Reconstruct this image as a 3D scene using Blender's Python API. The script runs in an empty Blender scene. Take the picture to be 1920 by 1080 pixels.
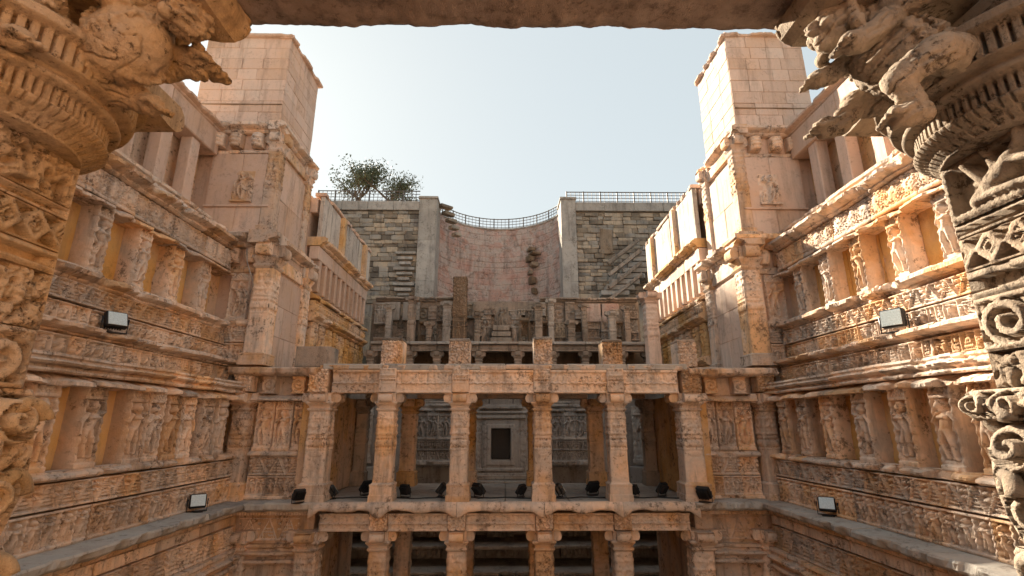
import bpy, bmesh, math, random
import numpy as np
from mathutils import Matrix, Vector

R = math.radians
SC = bpy.context.scene
COL = SC.collection

# ------------------------------------------------------------------ camera
cam_d = bpy.data.cameras.new('camera'); cam = bpy.data.objects.new('camera', cam_d); COL.objects.link(cam)
cam_d.sensor_width = 36; cam_d.lens = 930 / 1920 * 36
cam_d.clip_start = 0.05; cam_d.clip_end = 6000
cam.location = (0, 0, 0); cam.rotation_euler = (R(90 + 15.33), 0, R(-0.713))
SC.camera = cam
# ------------------------------------------------------------------ sky and sun
TO_SUN = Vector((-0.52, 0.78, 0.545)).normalized()
w = bpy.data.worlds.new('World'); SC.world = w; w.use_nodes = True
nt = w.node_tree; bg = nt.nodes['Background']
sky = nt.nodes.new('ShaderNodeTexSky'); sky.sky_type = 'NISHITA'; sky.sun_disc = False
sky.sun_elevation = math.asin(TO_SUN.z); sky.sun_rotation = math.atan2(TO_SUN.x, TO_SUN.y)
sky.air_density = 1.0; sky.dust_density = 1.0; sky.ozone_density = 1.0; sky.altitude = 50
gm = nt.nodes.new('ShaderNodeGamma'); gm.inputs['Gamma'].default_value = 0.20      # evens the sky out as haze would, lifting the unseen zenith for fill light
hs = nt.nodes.new('ShaderNodeHueSaturation'); hs.inputs['Saturation'].default_value = 0.75
nt.links.new(sky.outputs[0], gm.inputs['Color']); nt.links.new(gm.outputs[0], hs.inputs['Color'])
tn = nt.nodes.new('ShaderNodeMix'); tn.data_type = 'RGBA'; tn.blend_type = 'MULTIPLY'; tn.inputs[0].default_value = 1; tn.inputs[7].default_value = (.94, 1.0, .985, 1); nt.links.new(hs.outputs[0], tn.inputs[6]); nt.links.new(tn.outputs[2], bg.inputs['Color'])
bg.inputs['Strength'].default_value = 0.115
sd = bpy.data.lights.new('sun', 'SUN'); sd.energy = 3.8; sd.angle = R(0.6); sd.color = (1.0, 0.88, 0.70)
sun = bpy.data.objects.new('sun', sd); COL.objects.link(sun); sun.location = (-20, 40, 40)
sun.rotation_euler = (-TO_SUN).to_track_quat('-Z', 'Y').to_euler()
vs = SC.view_settings
vs.view_transform = 'Standard'; vs.look = 'None'; vs.gamma = 1; vs.use_curve_mapping = False; vs.exposure = 2.45
SC.cycles.use_denoising = True
SC.cycles.max_bounces = 8; SC.cycles.diffuse_bounces = 6

# ------------------------------------------------------------------ numeric helpers
def h2(ix, iy, s=0):
    n = np.sin(ix * 127.1 + iy * 311.7 + s * 74.7 + 1.3) * 43758.5453
    return n - np.floor(n)
def vn(x, y, s=0):
    ix, iy = np.floor(x), np.floor(y); fx, fy = x - ix, y - iy
    fx = fx * fx * (3 - 2 * fx); fy = fy * fy * (3 - 2 * fy)
    a, b = h2(ix, iy, s), h2(ix + 1, iy, s); c, d = h2(ix, iy + 1, s), h2(ix + 1, iy + 1, s)
    return (a + (b - a) * fx) * (1 - fy) + (c + (d - c) * fx) * fy
def fbm(x, y, s=0, o=3):
    t = 0; a = .5; q = 0
    for i in range(o):
        t = t + a * vn(x * 2 ** i, y * 2 ** i, s + i * 7); q += a; a *= .5
    return t / q
def voro(x, y, s=0, jit=.9):
    ix, iy = np.floor(x), np.floor(y)
    f1 = np.full(x.shape, 9.); f2 = np.full(x.shape, 9.)
    for dx in (-1, 0, 1):
        for dy in (-1, 0, 1):
            cx = ix + dx + .5 + jit * (h2(ix + dx, iy + dy, s) - .5); cy = iy + dy + .5 + jit * (h2(ix + dx, iy + dy, s + 31) - .5)
            d = np.hypot(x - cx, y - cy)
            f2 = np.where(d < f1, f1, np.minimum(f2, d)); f1 = np.minimum(f1, d)
    return f1, f2
def ss(a, b, x):
    t = np.clip((x - a) / (b - a), 0, 1); return t * t * (3 - 2 * t)

# ------------------------------------------------------------------ materials
def ramp(n, pts):
    r = n.nodes.new('ShaderNodeValToRGB'); e = r.color_ramp.elements
    while len(e) < len(pts): e.new(.5)
    for el, (p, c) in zip(e, pts): el.position = p; el.color = (*c, 1) if len(c) == 3 else c
    return r
def stone_mat(name, cols, stain=(.16, .13, .11), stain_amt=.5, bump=.5, scale=1.0, rough=.9, var=.28, mottle=.5):
    m = bpy.data.materials.new(name); m.use_nodes = True; n = m.node_tree; L = n.links.new
    b = n.nodes['Principled BSDF']; b.inputs['Roughness'].default_value = rough
    b.inputs['Specular IOR Level'].default_value = .25
    g = n.nodes.new('ShaderNodeNewGeometry'); oi = n.nodes.new('ShaderNodeObjectInfo')
    def noise(sc, det=4, mp=None, ro=.6):
        t = n.nodes.new('ShaderNodeTexNoise'); t.inputs['Scale'].default_value = sc; t.inputs['Detail'].default_value = det
        t.inputs['Roughness'].default_value = ro
        L((mp or g).outputs['Vector' if mp else 'Position'], t.inputs['Vector']); return t
    mp = n.nodes.new('ShaderNodeMapping'); mp.inputs['Scale'].default_value = (1, 1, .16); L(g.outputs['Position'], mp.inputs['Vector'])
    big = noise(.75 * scale, 4); k = len(cols)
    r1 = ramp(n, [(.3 + .4 * i / (k - 1), c) for i, c in enumerate(cols)])
    ad = n.nodes.new('ShaderNodeMath'); ad.operation = 'MULTIPLY_ADD'; L(oi.outputs['Random'], ad.inputs[0]); ad.inputs[1].default_value = var * .7
    sb = n.nodes.new('ShaderNodeMath'); sb.operation = 'SUBTRACT'; L(big.outputs['Fac'], sb.inputs[0]); sb.inputs[1].default_value = var * .35
    L(sb.outputs[0], ad.inputs[2]); L(ad.outputs[0], r1.inputs['Fac'])
    # mottling
    mot = noise(11 * scale, 5, None, .75); r2 = ramp(n, [(.36, (1 - mottle * .78, 1 - mottle * .81, 1 - mottle * .83)), (.455, (1, 1, 1)), (.72, (1 + mottle * .2,) * 3)]); 
    cl = noise(1.9 * scale, 3); cm = n.nodes.new('ShaderNodeMath'); cm.operation = 'MULTIPLY_ADD'; L(cl.outputs['Fac'], cm.inputs[0]); cm.inputs[1].default_value = .55
    cs = n.nodes.new('ShaderNodeMath'); cs.operation = 'SUBTRACT'; L(mot.outputs['Fac'], cs.inputs[0]); cs.inputs[1].default_value = .245; L(cs.outputs[0], cm.inputs[2]); L(cm.outputs[0], r2.inputs['Fac'])
    mx = n.nodes.new('ShaderNodeMix'); mx.data_type = 'RGBA'; mx.blend_type = 'MULTIPLY'; mx.inputs[0].default_value = 1
    L(r1.outputs[0], mx.inputs[6]); L(r2.outputs[0], mx.inputs[7])
    # stains that run down the stone
    st = noise(3.2 * scale, 5, mp, .68); r3 = ramp(n, [(.5, (0, 0, 0)), (.68, (stain_amt,) * 3)]); L(st.outputs['Fac'], r3.inputs['Fac'])
    m2 = n.nodes.new('ShaderNodeMix'); m2.data_type = 'RGBA'; L(r3.outputs[0], m2.inputs[0]); L(mx.outputs[2], m2.inputs[6]); m2.inputs[7].default_value = (*stain, 1)
    # per stone brightness
    mr = n.nodes.new('ShaderNodeMapRange'); L(oi.outputs['Random'], mr.inputs[0]); mr.inputs[3].default_value = 1 - var * .5; mr.inputs[4].default_value = 1 + var * .35
    m3 = n.nodes.new('ShaderNodeVectorMath'); m3.operation = 'SCALE'; L(m2.outputs[2], m3.inputs[0]); L(mr.outputs[0], m3.inputs[3])
    L(m3.outputs[0], b.inputs['Base Color'])
    f1 = noise(38 * scale, 4, None, .7); v = n.nodes.new('ShaderNodeTexVoronoi'); v.inputs['Scale'].default_value = 26 * scale; L(g.outputs['Position'], v.inputs['Vector'])
    vr = ramp(n, [(.0, (0, 0, 0)), (.22, (1, 1, 1))]); L(v.outputs['Distance'], vr.inputs['Fac'])
    mm = n.nodes.new('ShaderNodeMath'); mm.operation = 'MULTIPLY_ADD'; L(vr.outputs[0], mm.inputs[0]); mm.inputs[1].default_value = .25; L(f1.outputs['Fac'], mm.inputs[2])
    bp = n.nodes.new('ShaderNodeBump'); bp.inputs['Strength'].default_value = bump; bp.inputs['Distance'].default_value = .02
    L(mm.outputs[0], bp.inputs['Height']); L(bp.outputs[0], b.inputs['Normal'])
    return m
def plain_mat(name, col, rough=.5, metal=0, spec=.5):
    m = bpy.data.materials.new(name); m.use_nodes = True; n = m.node_tree; b = n.nodes['Principled BSDF']
    b.inputs['Roughness'].default_value = rough; b.inputs['Metallic'].default_value = metal; b.inputs['Specular IOR Level'].default_value = spec
    t = n.nodes.new('ShaderNodeTexNoise'); t.inputs['Scale'].default_value = 14
    r = ramp(n, [(.3, tuple(c * .8 for c in col)), (.7, tuple(min(1, c * 1.15) for c in col))])
    n.links.new(t.outputs['Fac'], r.inputs['Fac']); n.links.new(r.outputs[0], b.inputs['Base Color'])
    return m
OCH, TAN, PNK, GRY = (.60, .32, .10), (.64, .40, .19), (.62, .43, .29), (.34, .29, .235)
M = dict(
    wall=stone_mat('warm_sandstone', [OCH, TAN, PNK, (.54, .41, .31)], stain=(.20, .15, .115), stain_amt=.55, mottle=.8),
    carve=stone_mat('pale_carved_sandstone', [(.64, .40, .22), (.68, .49, .36), (.56, .46, .385), (.70, .51, .375), (.63, .39, .21)], stain=(.17, .14, .12), stain_amt=.65, mottle=.78, var=.45),
    niche=stone_mat('bounce_tinted_niche_stone', [(.64, .33, .09), (.66, .41, .16), (.62, .42, .26)], stain=(.30, .19, .12), stain_amt=.5, mottle=.25),  # ochre colour paints warm bounced light into the niche backs
    ash=stone_mat('pink_ashlar', [(.60, .41, .29), (.60, .44, .35), (.56, .45, .38)], stain=(.30, .22, .17), stain_amt=.6, bump=.45, var=.24, mottle=.28),
    ledge=stone_mat('grey_ledge_stone', [(.33, .31, .29), (.42, .39, .35), (.36, .30, .25)], stain_amt=.3, bump=.3),
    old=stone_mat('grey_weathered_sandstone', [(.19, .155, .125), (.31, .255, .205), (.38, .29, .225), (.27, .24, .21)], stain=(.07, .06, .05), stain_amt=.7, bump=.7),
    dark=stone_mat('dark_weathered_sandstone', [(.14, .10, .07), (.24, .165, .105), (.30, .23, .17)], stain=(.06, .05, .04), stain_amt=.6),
    far=stone_mat('rubble_stone', [(.22, .18, .14), (.36, .28, .20), (.30, .27, .235), (.42, .33, .24)], stain=(.12, .10, .09), stain_amt=.6, scale=.7, var=.6),
    pink=stone_mat('pink_well_masonry', [(.47, .26, .205), (.53, .36, .30), (.48, .39, .34), (.50, .31, .25), (.42, .33, .29)], stain=(.20, .15, .13), stain_amt=.65, scale=.8, mottle=.6, bump=.9),
    plaster=stone_mat('grey_lime_plaster', [(.34, .30, .26), (.44, .39, .34), (.31, .28, .25)], stain=(.13, .11, .095), stain_amt=.55, bump=.4, scale=.9),
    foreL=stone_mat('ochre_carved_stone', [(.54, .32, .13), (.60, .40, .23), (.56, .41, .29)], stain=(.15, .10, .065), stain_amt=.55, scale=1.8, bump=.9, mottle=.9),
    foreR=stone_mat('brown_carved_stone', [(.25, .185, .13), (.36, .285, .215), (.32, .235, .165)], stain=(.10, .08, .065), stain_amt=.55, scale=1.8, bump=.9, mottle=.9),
    beam=stone_mat('brown_beam_stone', [(.34, .25, .20), (.46, .35, .29), (.42, .33, .285)], stain=(.09, .06, .05), stain_amt=.6, scale=2.5, bump=.8),
    shrine=stone_mat('grey_shrine_stone', [(.34, .30, .265), (.46, .42, .38), (.40, .35, .31)], stain=(.13, .115, .10), stain_amt=.6, bump=.6),
    parapet=stone_mat('streaked_parapet_plaster', [(.40, .36, .32), (.56, .50, .44), (.50, .44, .37)], stain=(.10, .09, .08), stain_amt=.75, scale=1.3),
    pit=stone_mat('well_floor_stone', [(.28, .23, .18), (.38, .32, .26)], stain_amt=.5),
    earth=stone_mat('dry_earth', [(.30, .22, .14), (.36, .28, .19), (.24, .21, .12)], scale=.3),
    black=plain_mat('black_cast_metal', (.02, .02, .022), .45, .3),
    glass=plain_mat('lamp_glass', (.50, .58, .60), .12, 0, .8),
    steel=plain_mat('painted_steel', (.12, .10, .09), .5, .4),
    bark=plain_mat('bark', (.10, .075, .055), .9, 0, .1),
    cable=plain_mat('grey_cable', (.30, .28, .26), .6),
)
def leaf_mat():
    m = plain_mat('leaf', (.085, .10, .06), .6, 0, .3); return m
M['leaf'] = leaf_mat()

# ------------------------------------------------------------------ object helpers
W = {}
def link(o, parent=None, mw=None):
    COL.objects.link(o); mw = mw or Matrix(); W[o.name] = mw
    if parent is not None:
        o.parent = parent; o.matrix_basis = W[parent.name].inverted() @ mw
    else: o.matrix_basis = mw
    return o
def tag(o, label, cat, group=None):
    o['label'] = label; o['category'] = cat
    if group: o['group'] = group
    return o
def thing(name, label, cat, loc, group=None):
    o = bpy.data.objects.new(name, None); o.empty_display_size = .2
    link(o, None, Matrix.Translation(loc)); return tag(o, label, cat, group)
def put(name, mesh, parent, loc, rz=0, sc=(1, 1, 1), rot=None):
    o = bpy.data.objects.new(name, mesh)
    rm = rot if rot is not None else Matrix.Rotation(R(rz), 4, 'Z')
    return link(o, parent, Matrix.Translation(loc) @ rm @ Matrix.Diagonal((*sc, 1)))
def struct(o): o['kind'] = 'structure'; return o

CACHE = {}
def cached(key, fn):
    if key not in CACHE: CACHE[key] = fn()
    return CACHE[key]
def mesh_np(name, V, F, mat, smooth=False):
    me = bpy.data.meshes.new(name); V = np.asarray(V, dtype=np.float32)
    if isinstance(F, np.ndarray):
        k = F.shape[1]; me.vertices.add(len(V)); me.vertices.foreach_set('co', V.ravel())
        me.loops.add(F.size); me.loops.foreach_set('vertex_index', F.ravel().astype(np.int32))
        me.polygons.add(len(F)); me.polygons.foreach_set('loop_start', np.arange(0, F.size, k, dtype=np.int32))
        me.update(calc_edges=True); me.validate()
    else:
        me.from_pydata([tuple(v) for v in V.tolist()], [], F); me.update()
    if smooth: me.polygons.foreach_set('use_smooth', np.ones(len(me.polygons), dtype=bool))
    me.materials.append(M[mat]); return me
def gridF(nz, nx, off=0, flip=False):
    i = np.arange(nz - 1)[:, None] * nx + np.arange(nx - 1)[None, :] + off
    f = np.stack([i, i + 1, i + nx + 1, i + nx], -1).reshape(-1, 4)
    return f[:, ::-1] if flip else f
def hf(w, h, H, back=.15, chamfer=0):
    """relief: u across, v up, carved towards -y; closed by a skirt"""
    nz, nx = H.shape
    x = np.linspace(-w / 2, w / 2, nx); z = np.linspace(0, h, nz); X, Z = np.meshgrid(x, z)
    V = [np.stack([X, -H, Z], -1).reshape(-1, 3)]; F = [gridF(nz, nx)]; n = nz * nx
    for ed, fl in ((np.stack([X[0], -H[0], Z[0]], -1), 1), (np.stack([X[-1], -H[-1], Z[-1]], -1), 0),
                   (np.stack([X[:, 0], -H[:, 0], Z[:, 0]], -1), 0), (np.stack([X[:, -1], -H[:, -1], Z[:, -1]], -1), 1)):
        b = ed.copy(); b[:, 1] = back; m = len(ed)
        V.append(np.concatenate([ed, b])); F.append(gridF(2, m, n, bool(fl))); n += 2 * m
    return np.concatenate(V), np.concatenate(F)
def relief(key, w, h, fn, mat, cell=.014, back=.15, seed=0):
    def mk():
        nx = max(8, int(w / cell)); nz = max(6, int(h / cell))
        U, Vv = np.meshgrid(np.linspace(-w / 2, w / 2, nx), np.linspace(0, h, nz))
        H = fn(U, Vv, w, h, seed)
        if fn in CARVED: H = H * CARVED[fn] - .05
        elif fn in (P_col, P_beam, P_foliage, P_frieze, P_scroll): H = H * 1.35
        H = H - .022 * ss(.62, .8, fbm(U * 4 + seed * 3.1, Vv * 4 + seed * 1.7, 50 + seed)) + .006 * (fbm(U * 22, Vv * 22, 9 + seed) - .5)
        e = np.minimum.reduce([U + w / 2, w / 2 - U, Vv, h - Vv]); H = H - .012 * (1 - ss(0, .02, e))
        V, F = hf(w, h, H, back); return mesh_np(key, V, F, mat, True)
    return cached((key, round(w, 3), round(h, 3), mat, cell, seed), mk)
def cbox(w, d, h, ch=.012, seed=0, jit=.0):
    """chamfered stone block, centred in x, y from -d/2..d/2, z 0..h"""
    rs = np.random.RandomState(seed); V = []; idx = {}
    for sx in (-1, 1):
        for sy in (-1, 1):
            for sz in (-1, 1):
                c = np.array([sx * w / 2, sy * d / 2, sz * h / 2]) + rs.uniform(-1, 1, 3) * jit
                for a in range(3):
                    p = c.copy()
                    for q in range(3):
                        if q != a: p[q] -= (sx, sy, sz)[q] * ch * rs.uniform(.6, 1.5)
                    idx[(sx, sy, sz, a)] = len(V); V.append(p + np.array([0, 0, h / 2]))
    F = []
    for a in range(3):
        b, c = (a + 1) % 3, (a + 2) % 3
        for s in (-1, 1):
            q = []
            for sb, sc_ in ((-1, -1), (1, -1), (1, 1), (-1, 1)):
                k = [0, 0, 0]; k[a] = s; k[b] = sb; k[c] = sc_; q.append(idx[(*k, a)])
            F.append(q if s > 0 else q[::-1])
    for a in range(3):           # edges along axis a
        b, c = (a + 1) % 3, (a + 2) % 3
        for sb in (-1, 1):
            for sc_ in (-1, 1):
                k0 = [0, 0, 0]; k0[a] = -1; k0[b] = sb; k0[c] = sc_; k1 = list(k0); k1[a] = 1
                q = [idx[(*k0, b)], idx[(*k1, b)], idx[(*k1, c)], idx[(*k0, c)]]
                F.append(q if sb * sc_ > 0 else q[::-1])
    for sx in (-1, 1):
        for sy in (-1, 1):
            for sz in (-1, 1):
                q = [idx[(sx, sy, sz, a)] for a in range(3)]; F.append(q if sx * sy * sz > 0 else q[::-1])
    return V, F
def block(w, d, h, mat, ch=.012, seed=0, jit=0):
    return cached(('blk', round(w, 3), round(d, 3), round(h, 3), mat, ch, seed, jit), lambda: mesh_np('block', *cbox(w, d, h, ch, seed, jit), mat))
PROF = dict(
    cornice=[(.0, 0), (.03, .02), (.06, .05), (.06, .09), (.16, .13), (.20, .16), (.20, .24), (.15, .26), (.13, .30), (0, .30)],
    eave=[(0, .0), (.02, .02), (.20, .03), (.27, .0), (.30, .02), (.29, .08), (.10, .20), (0, .24)],
    torus=[(0, 0), (.05, .01), (.075, .05), (.075, .09), (.05, .13), (.02, .14), (.02, .17), (0, .17)],
    ledge=[(0, 0), (.28, .0), (.36, .04), (.38, .07), (.385, .15), (.37, .18), (.0, .20)],
    multi=[(0, 0), (.16, .0), (.18, .03), (.17, .07), (.10, .08), (.10, .12), (.19, .15), (.22, .19), (.20, .22), (.12, .23), (.11, .27), (.15, .30), (.14, .35), (0, .36)],
    fillet=[(0, 0), (.04, .005), (.05, .03), (.05, .07), (.04, .09), (0, .095)],
)
def moulding(kind, L, mat, seed=0, so=1.0, sz=1.0, back=.2, er=1.0):
    def mk():
        p = np.array(PROF[kind], float) * [so, sz]
        # resample the profile
        q = [p[0]]
        for a, b in zip(p[:-1], p[1:]):
            k = max(1, int(np.hypot(*(b - a)) / .05)); q += [a + (b - a) * t / k for t in range(1, k + 1)]
        q = np.array(q); n = len(q); m = max(6, int(L / .035)); xs = np.linspace(-L / 2, L / 2, m)
        X, I = np.meshgrid(xs, np.arange(n)); O = q[I, 0]; Z = q[I, 1]
        pr = O / max(1e-6, q[:, 0].max())
        O = O + er * (.022 * (fbm(X * 9 + seed * 5, Z * 14, seed) - .5) + .012 * (fbm(X * 30, Z * 40 + seed, seed + 5) - .5)) * (pr > .02)
        bite = ss(.60, .78, fbm(X * 2.6 + seed * 9.3, Z * 1.5 + seed, 80 + seed)); O = O - er * bite * pr * .10 * so
        Z = Z + er * .012 * (fbm(X * 2.2 + seed * 3, X * 0 + I * .05, seed + 60) - .5) * 2
        V = np.stack([X, -np.maximum(O, -.01), Z], -1).reshape(-1, 3); F = gridF(n, m).tolist(); k = n * m
        e0 = V.reshape(n, m, 3)[:, 0]; e1 = V.reshape(n, m, 3)[:, -1]
        V = np.concatenate([V, e0, e1, [[xs[0], back, Z[0, 0]], [xs[0], back, Z[-1, 0]], [xs[-1], back, Z[0, -1]], [xs[-1], back, Z[-1, -1]]]])
        a, b = k, k + n; c = k + 2 * n
        F.append([c] + list(range(a, a + n)) + [c + 1]); F.append([c + 2] + list(range(b, b + n)) + [c + 3])
        F[-2] = F[-2][::-1]
        F.append([c, c + 2] + [b] + [a]); F.append([c + 1, a + n - 1, b + n - 1, c + 3])
        return mesh_np(kind, V, F, mat, False)
    return cached(('mld', kind, round(L, 3), mat, seed, so, sz, back, er), mk)
def run_moulding(name, kind, parent, mat, rz, p0, p1, step=1.3, so=1., sz=1., back=.2, seed=0, er=1., nv=4, z=None):
    """stones of a moulding laid end to end from p0 to p1 (world, at the foot of the moulding)"""
    p0, p1 = Vector(p0), Vector(p1); L = (p1 - p0).length; k = max(1, round(L / step)); l = L / k; d = (p1 - p0) / k
    rr = random.Random(seed * 77 + 5)
    for i in range(k):
        c = p0 + d * (i + .5) + Vector((0, 0, rr.uniform(-.012, .012)))
        put(name, moulding(kind, l - .008, mat, (seed + i * 3) % nv, so, sz, back, er), parent, c, rz)
def run_relief(name, key, fn, parent, mat, rz, p0, p1, h, step=1.0, back=.15, seed=0, nv=3, cell=.014, out=0):
    p0, p1 = Vector(p0), Vector(p1); L = (p1 - p0).length; k = max(1, round(L / step)); l = L / k; d = (p1 - p0) / k
    rr = random.Random(seed * 31 + 9)
    for i in range(k):
        sd_ = (seed + i) % nv; c = p0 + d * (i + .5)
        nrm = Matrix.Rotation(R(rz), 4, 'Z') @ Vector((0, -1, 0)); c = c + nrm * rr.uniform(-.012, .012)
        put(name, relief(key, round(l - .014, 3), round(h - (.022 if h > .15 else 0), 3), fn, mat, cell, back, sd_), parent, c, rz)
def ashlar(parent, mat, rz, p0, p1, h, course=.4, length=.8, seed=0, th=.14, name='stone', jit=.004, out=.006, gap=.003):
    """a face of coursed stone blocks; p0..p1 is the face line at its foot"""
    p0, p1 = Vector(p0), Vector(p1); Lt = (p1 - p0).length; u = (p1 - p0).normalized(); rr = random.Random(seed)
    nrm = Matrix.Rotation(R(rz), 4, 'Z') @ Vector((0, -1, 0)); nc = max(1, round(h / course)); hh = h / nc
    for j in range(nc):
        k = max(1, round(Lt / length + rr.uniform(-.4, .4))); ws = [rr.uniform(.7, 1.3) for _ in range(k)]; t = sum(ws); x = 0
        for q in ws:
            l = q / t * Lt
            put(name, block(round(l - gap, 2), th, hh - gap, mat, .012, (j * 7 + k) % 5, jit), parent,
                p0 + u * (x + l / 2) + Vector((0, 0, j * hh)) + nrm * (rr.uniform(-out, out) - th / 2 + .01), rz); x += l

# ------------------------------------------------------------------ carved patterns (heights in metres)
def cap(U, V, a, b, ra, rb, h):
    ax, ay = a; bx, by = b; dx, dy = bx - ax, by - ay; L2 = dx * dx + dy * dy + 1e-9
    t = np.clip(((U - ax) * dx + (V - ay) * dy) / L2, 0, 1); r = ra + (rb - ra) * t
    d = np.hypot(U - ax - t * dx, V - ay - t * dy) / r
    return h * np.sqrt(np.clip(1 - d * d, 0, 1))
def figure(U, V, cx, base, ht, rr, dep):
    s = rr.choice((-1, 1)); j = lambda a: rr.uniform(-a, a)
    P = lambda x, y: (cx + s * x * ht, base + y * ht)
    hip, ch, nk, hd = P(.05 + j(.02), .50), P(-.02, .71), P(.0, .80), P(.03 + j(.02), .88)
    shl, shr = P(-.12, .765), P(.11, .765)
    if rr.random() < .6: el, hl = P(-.22, .64), P(-.13 + j(.05), .48)
    else: el, hl = P(-.23, .80), P(-.16, .96)
    if rr.random() < .5: er, hr = P(.22, .62), P(.13, .72 + j(.05))
    else: er, hr = P(.23, .60), P(.22, .42 + j(.05))
    k1, k2 = P(-.05 + j(.02), .26), P(.11 + j(.03), .27); f1, f2 = P(-.06 + j(.02), .03), P(.05 + j(.06), .03)
    q = ht * np.array([.1, .085, .06, .05, .035, .03])
    hs_ = [cap(U, V, hip, ch, q[0], q[0] * 1.02, dep), cap(U, V, P(-.06, .70), P(.05, .70), q[2], q[2], dep * 1.15), cap(U, V, nk, hd, q[4], q[2], dep),
           cap(U, V, hd, P(.03, .905), q[2] * 1.25, q[2] * 1.2, dep * 1.2), cap(U, V, P(.03, .93), P(.03, .99), q[2], q[5] * .6, dep),
           cap(U, V, shl, el, q[3] * .9, q[4], dep * .9), cap(U, V, el, hl, q[4], q[5], dep * .9), cap(U, V, shr, er, q[3] * .9, q[4], dep * .9), cap(U, V, er, hr, q[4], q[5], dep * .95),
           cap(U, V, P(.0, .48), k1, q[1] * .85, q[3], dep * .95), cap(U, V, k1, f1, q[3] * .95, q[5], dep * .85),
           cap(U, V, P(.09, .48), k2, q[1] * .85, q[3], dep * .95), cap(U, V, k2, f2, q[3] * .95, q[5], dep * .85),
           cap(U, V, (f1[0] - .03 * ht, f1[1] - .01), (f1[0] + .03 * ht, f1[1] - .01), q[5], q[5], dep * .8)]
    return np.maximum.reduce(hs_)
def beads(V, p): return .5 + .5 * np.cos(V * 2 * math.pi / p)
def P_fig(U, V, w, h, seed):
    rr = random.Random(seed * 13 + 4); e = w / 2 - np.abs(U)
    H = .018 * (fbm(U * 9, V * 9, seed) - .3)
    c = w * .075; H = np.maximum(H, np.where(e < 2 * c, .055 * np.sqrt(np.clip(1 - ((e - c) / c) ** 2, 0, 1)) + .012 * beads(V, h / 9) * (e < 2 * c), 0))
    H = np.maximum(H, .07 * (V < .07 * h)); H = np.maximum(H, .05 * ((V < .12 * h) & (e > .02)))
    t = 1 - 2 * np.abs(U) / w; H = np.maximum(H, np.where(V > h * .86, .045 * ss(0, .05, t * h * .22 - (V - h * .86)) + .015 * np.sin(V * 90) * np.sin(U * 90), 0))
    H = np.maximum(H, .06 * ((V > .83 * h) & (V < .87 * h)))
    H = np.maximum(H, figure(U, V, 0, .12 * h, .70 * h, rr, .085))
    for sx in (-1, 1):
        if rr.random() < .7: H = np.maximum(H, figure(U, V, sx * w * .27, .12 * h, .27 * h, rr, .05))
    return H
def P_figplain(U, V, w, h, seed):
    rr = random.Random(seed * 17 + 3); H = .014 * fbm(U * 9, V * 9, seed) + .05 * (V < .06 * h)
    H = np.maximum(H, figure(U, V, 0, .06 * h, .86 * h, rr, .09))
    for sx in (-1, 1): H = np.maximum(H, figure(U, V, sx * w * .33, .06 * h, .36 * h, rr, .05))
    return H
def P_row(U, V, w, h, seed):
    rr = random.Random(seed * 7 + 2); n = max(2, round(w / (h * .52))); p = w / n; H = .006 * fbm(U * 20, V * 20, seed)
    f = (U / p + .5 * (n % 2)) ; fr = np.abs(f - np.round(f)) * p
    edge = np.abs((U + w / 2) / p - np.round((U + w / 2) / p)) * p
    H = np.maximum(H, np.where(edge < .022, .038 + .008 * beads(V, h / 6), 0))
    for i in range(n): H = np.maximum(H, figure(U, V, -w / 2 + (i + .5) * p, .1 * h, .78 * h, rr, .055))
    H = np.maximum(H, .05 * (V < .09 * h)); H = np.maximum(H, .045 * (V > .92 * h)); return H
def P_tri(U, V, w, h, seed):
    n = max(1, round(w / (h * .95))); p = w / n; f = (U + w / 2) / p; fr = f - np.floor(f); t = 1 - np.abs(2 * fr - 1)
    q = t * 1.02 * h - V; ins = ss(-.008, .008, q)
    rim = ss(.050, .035, q) * ins; a = (fr - .5) * p
    hole = ss(.45, .2, np.abs(np.sin((a + V * .55) * math.pi / (h * .17)) ) ) * 0 + ss(.25, .6, np.sin((a * 1.7 + V) * 2 * math.pi / (h * .30)) * np.sin((a * 1.7 - V) * 2 * math.pi / (h * .30)))
    H = ins * (.034 + .016 * rim - .036 * hole * (1 - rim))
    inv = 1 - ins; d = np.abs(f - np.round(f)) * p
    H = np.maximum(H, inv * np.where((d < .034) & (V > .42 * h), .040 * (.35 + .65 * beads(V, h / 4)), 0))
    H = np.maximum(H, inv * np.where((np.abs(d - .075) < .018) & (V > .62 * h), .03, 0))
    H = np.maximum(H, .046 * (V < .08 * h)); H = np.maximum(H, .04 * (V > .94 * h)); return H
def P_mix(U, V, w, h, seed):
    rr = random.Random(seed * 29 + 11); H = .004 * fbm(U * 20, V * 20, seed); x = -w / 2; T_ = P_tri(U, V, w, h, seed)
    while x < w / 2 - .02:
        c = min(h * rr.choice((.45, .6, .75, .95)), w / 2 - x); k = rr.choice((0, 0, 1, 1, 2, 3)); m = x + c / 2; ins = np.abs(U - m) < c / 2 - .008
        if k == 0: P = figure(U, V, m, .1 * h, .76 * h, rr, .055)
        elif k == 1:
            q = (1 - np.abs(U - m) / (c / 2)) * h - V; P = ss(-.006, .006, q) * (.036 - .034 * ss(.25, .6, np.sin(((U - m) * 1.7 + V) * 21 / h) * np.sin(((U - m) * 1.7 - V) * 21 / h)) * (q > .04))
        elif k == 2:
            P = np.maximum(figure(U, V, m - c * .22, .1 * h, .6 * h, rr, .05), figure(U, V, m + c * .2, .1 * h, .72 * h, rr, .055)); P = np.maximum(P, .03 * ss(.5, .6, fbm(U * 26, V * 26, seed)) * (V > .55 * h))
        else: P = P_foliage(U, V, w, h, seed, 20.) * .9 + .012
        H = np.where(ins, np.maximum(H, P), H); x += c
        H = np.maximum(H, np.where(np.abs(U - x) < .013, .035, 0))
    H = np.maximum(H, .048 * (V < .09 * h)); H = np.maximum(H, .042 * (V > .93 * h)); return H
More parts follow.
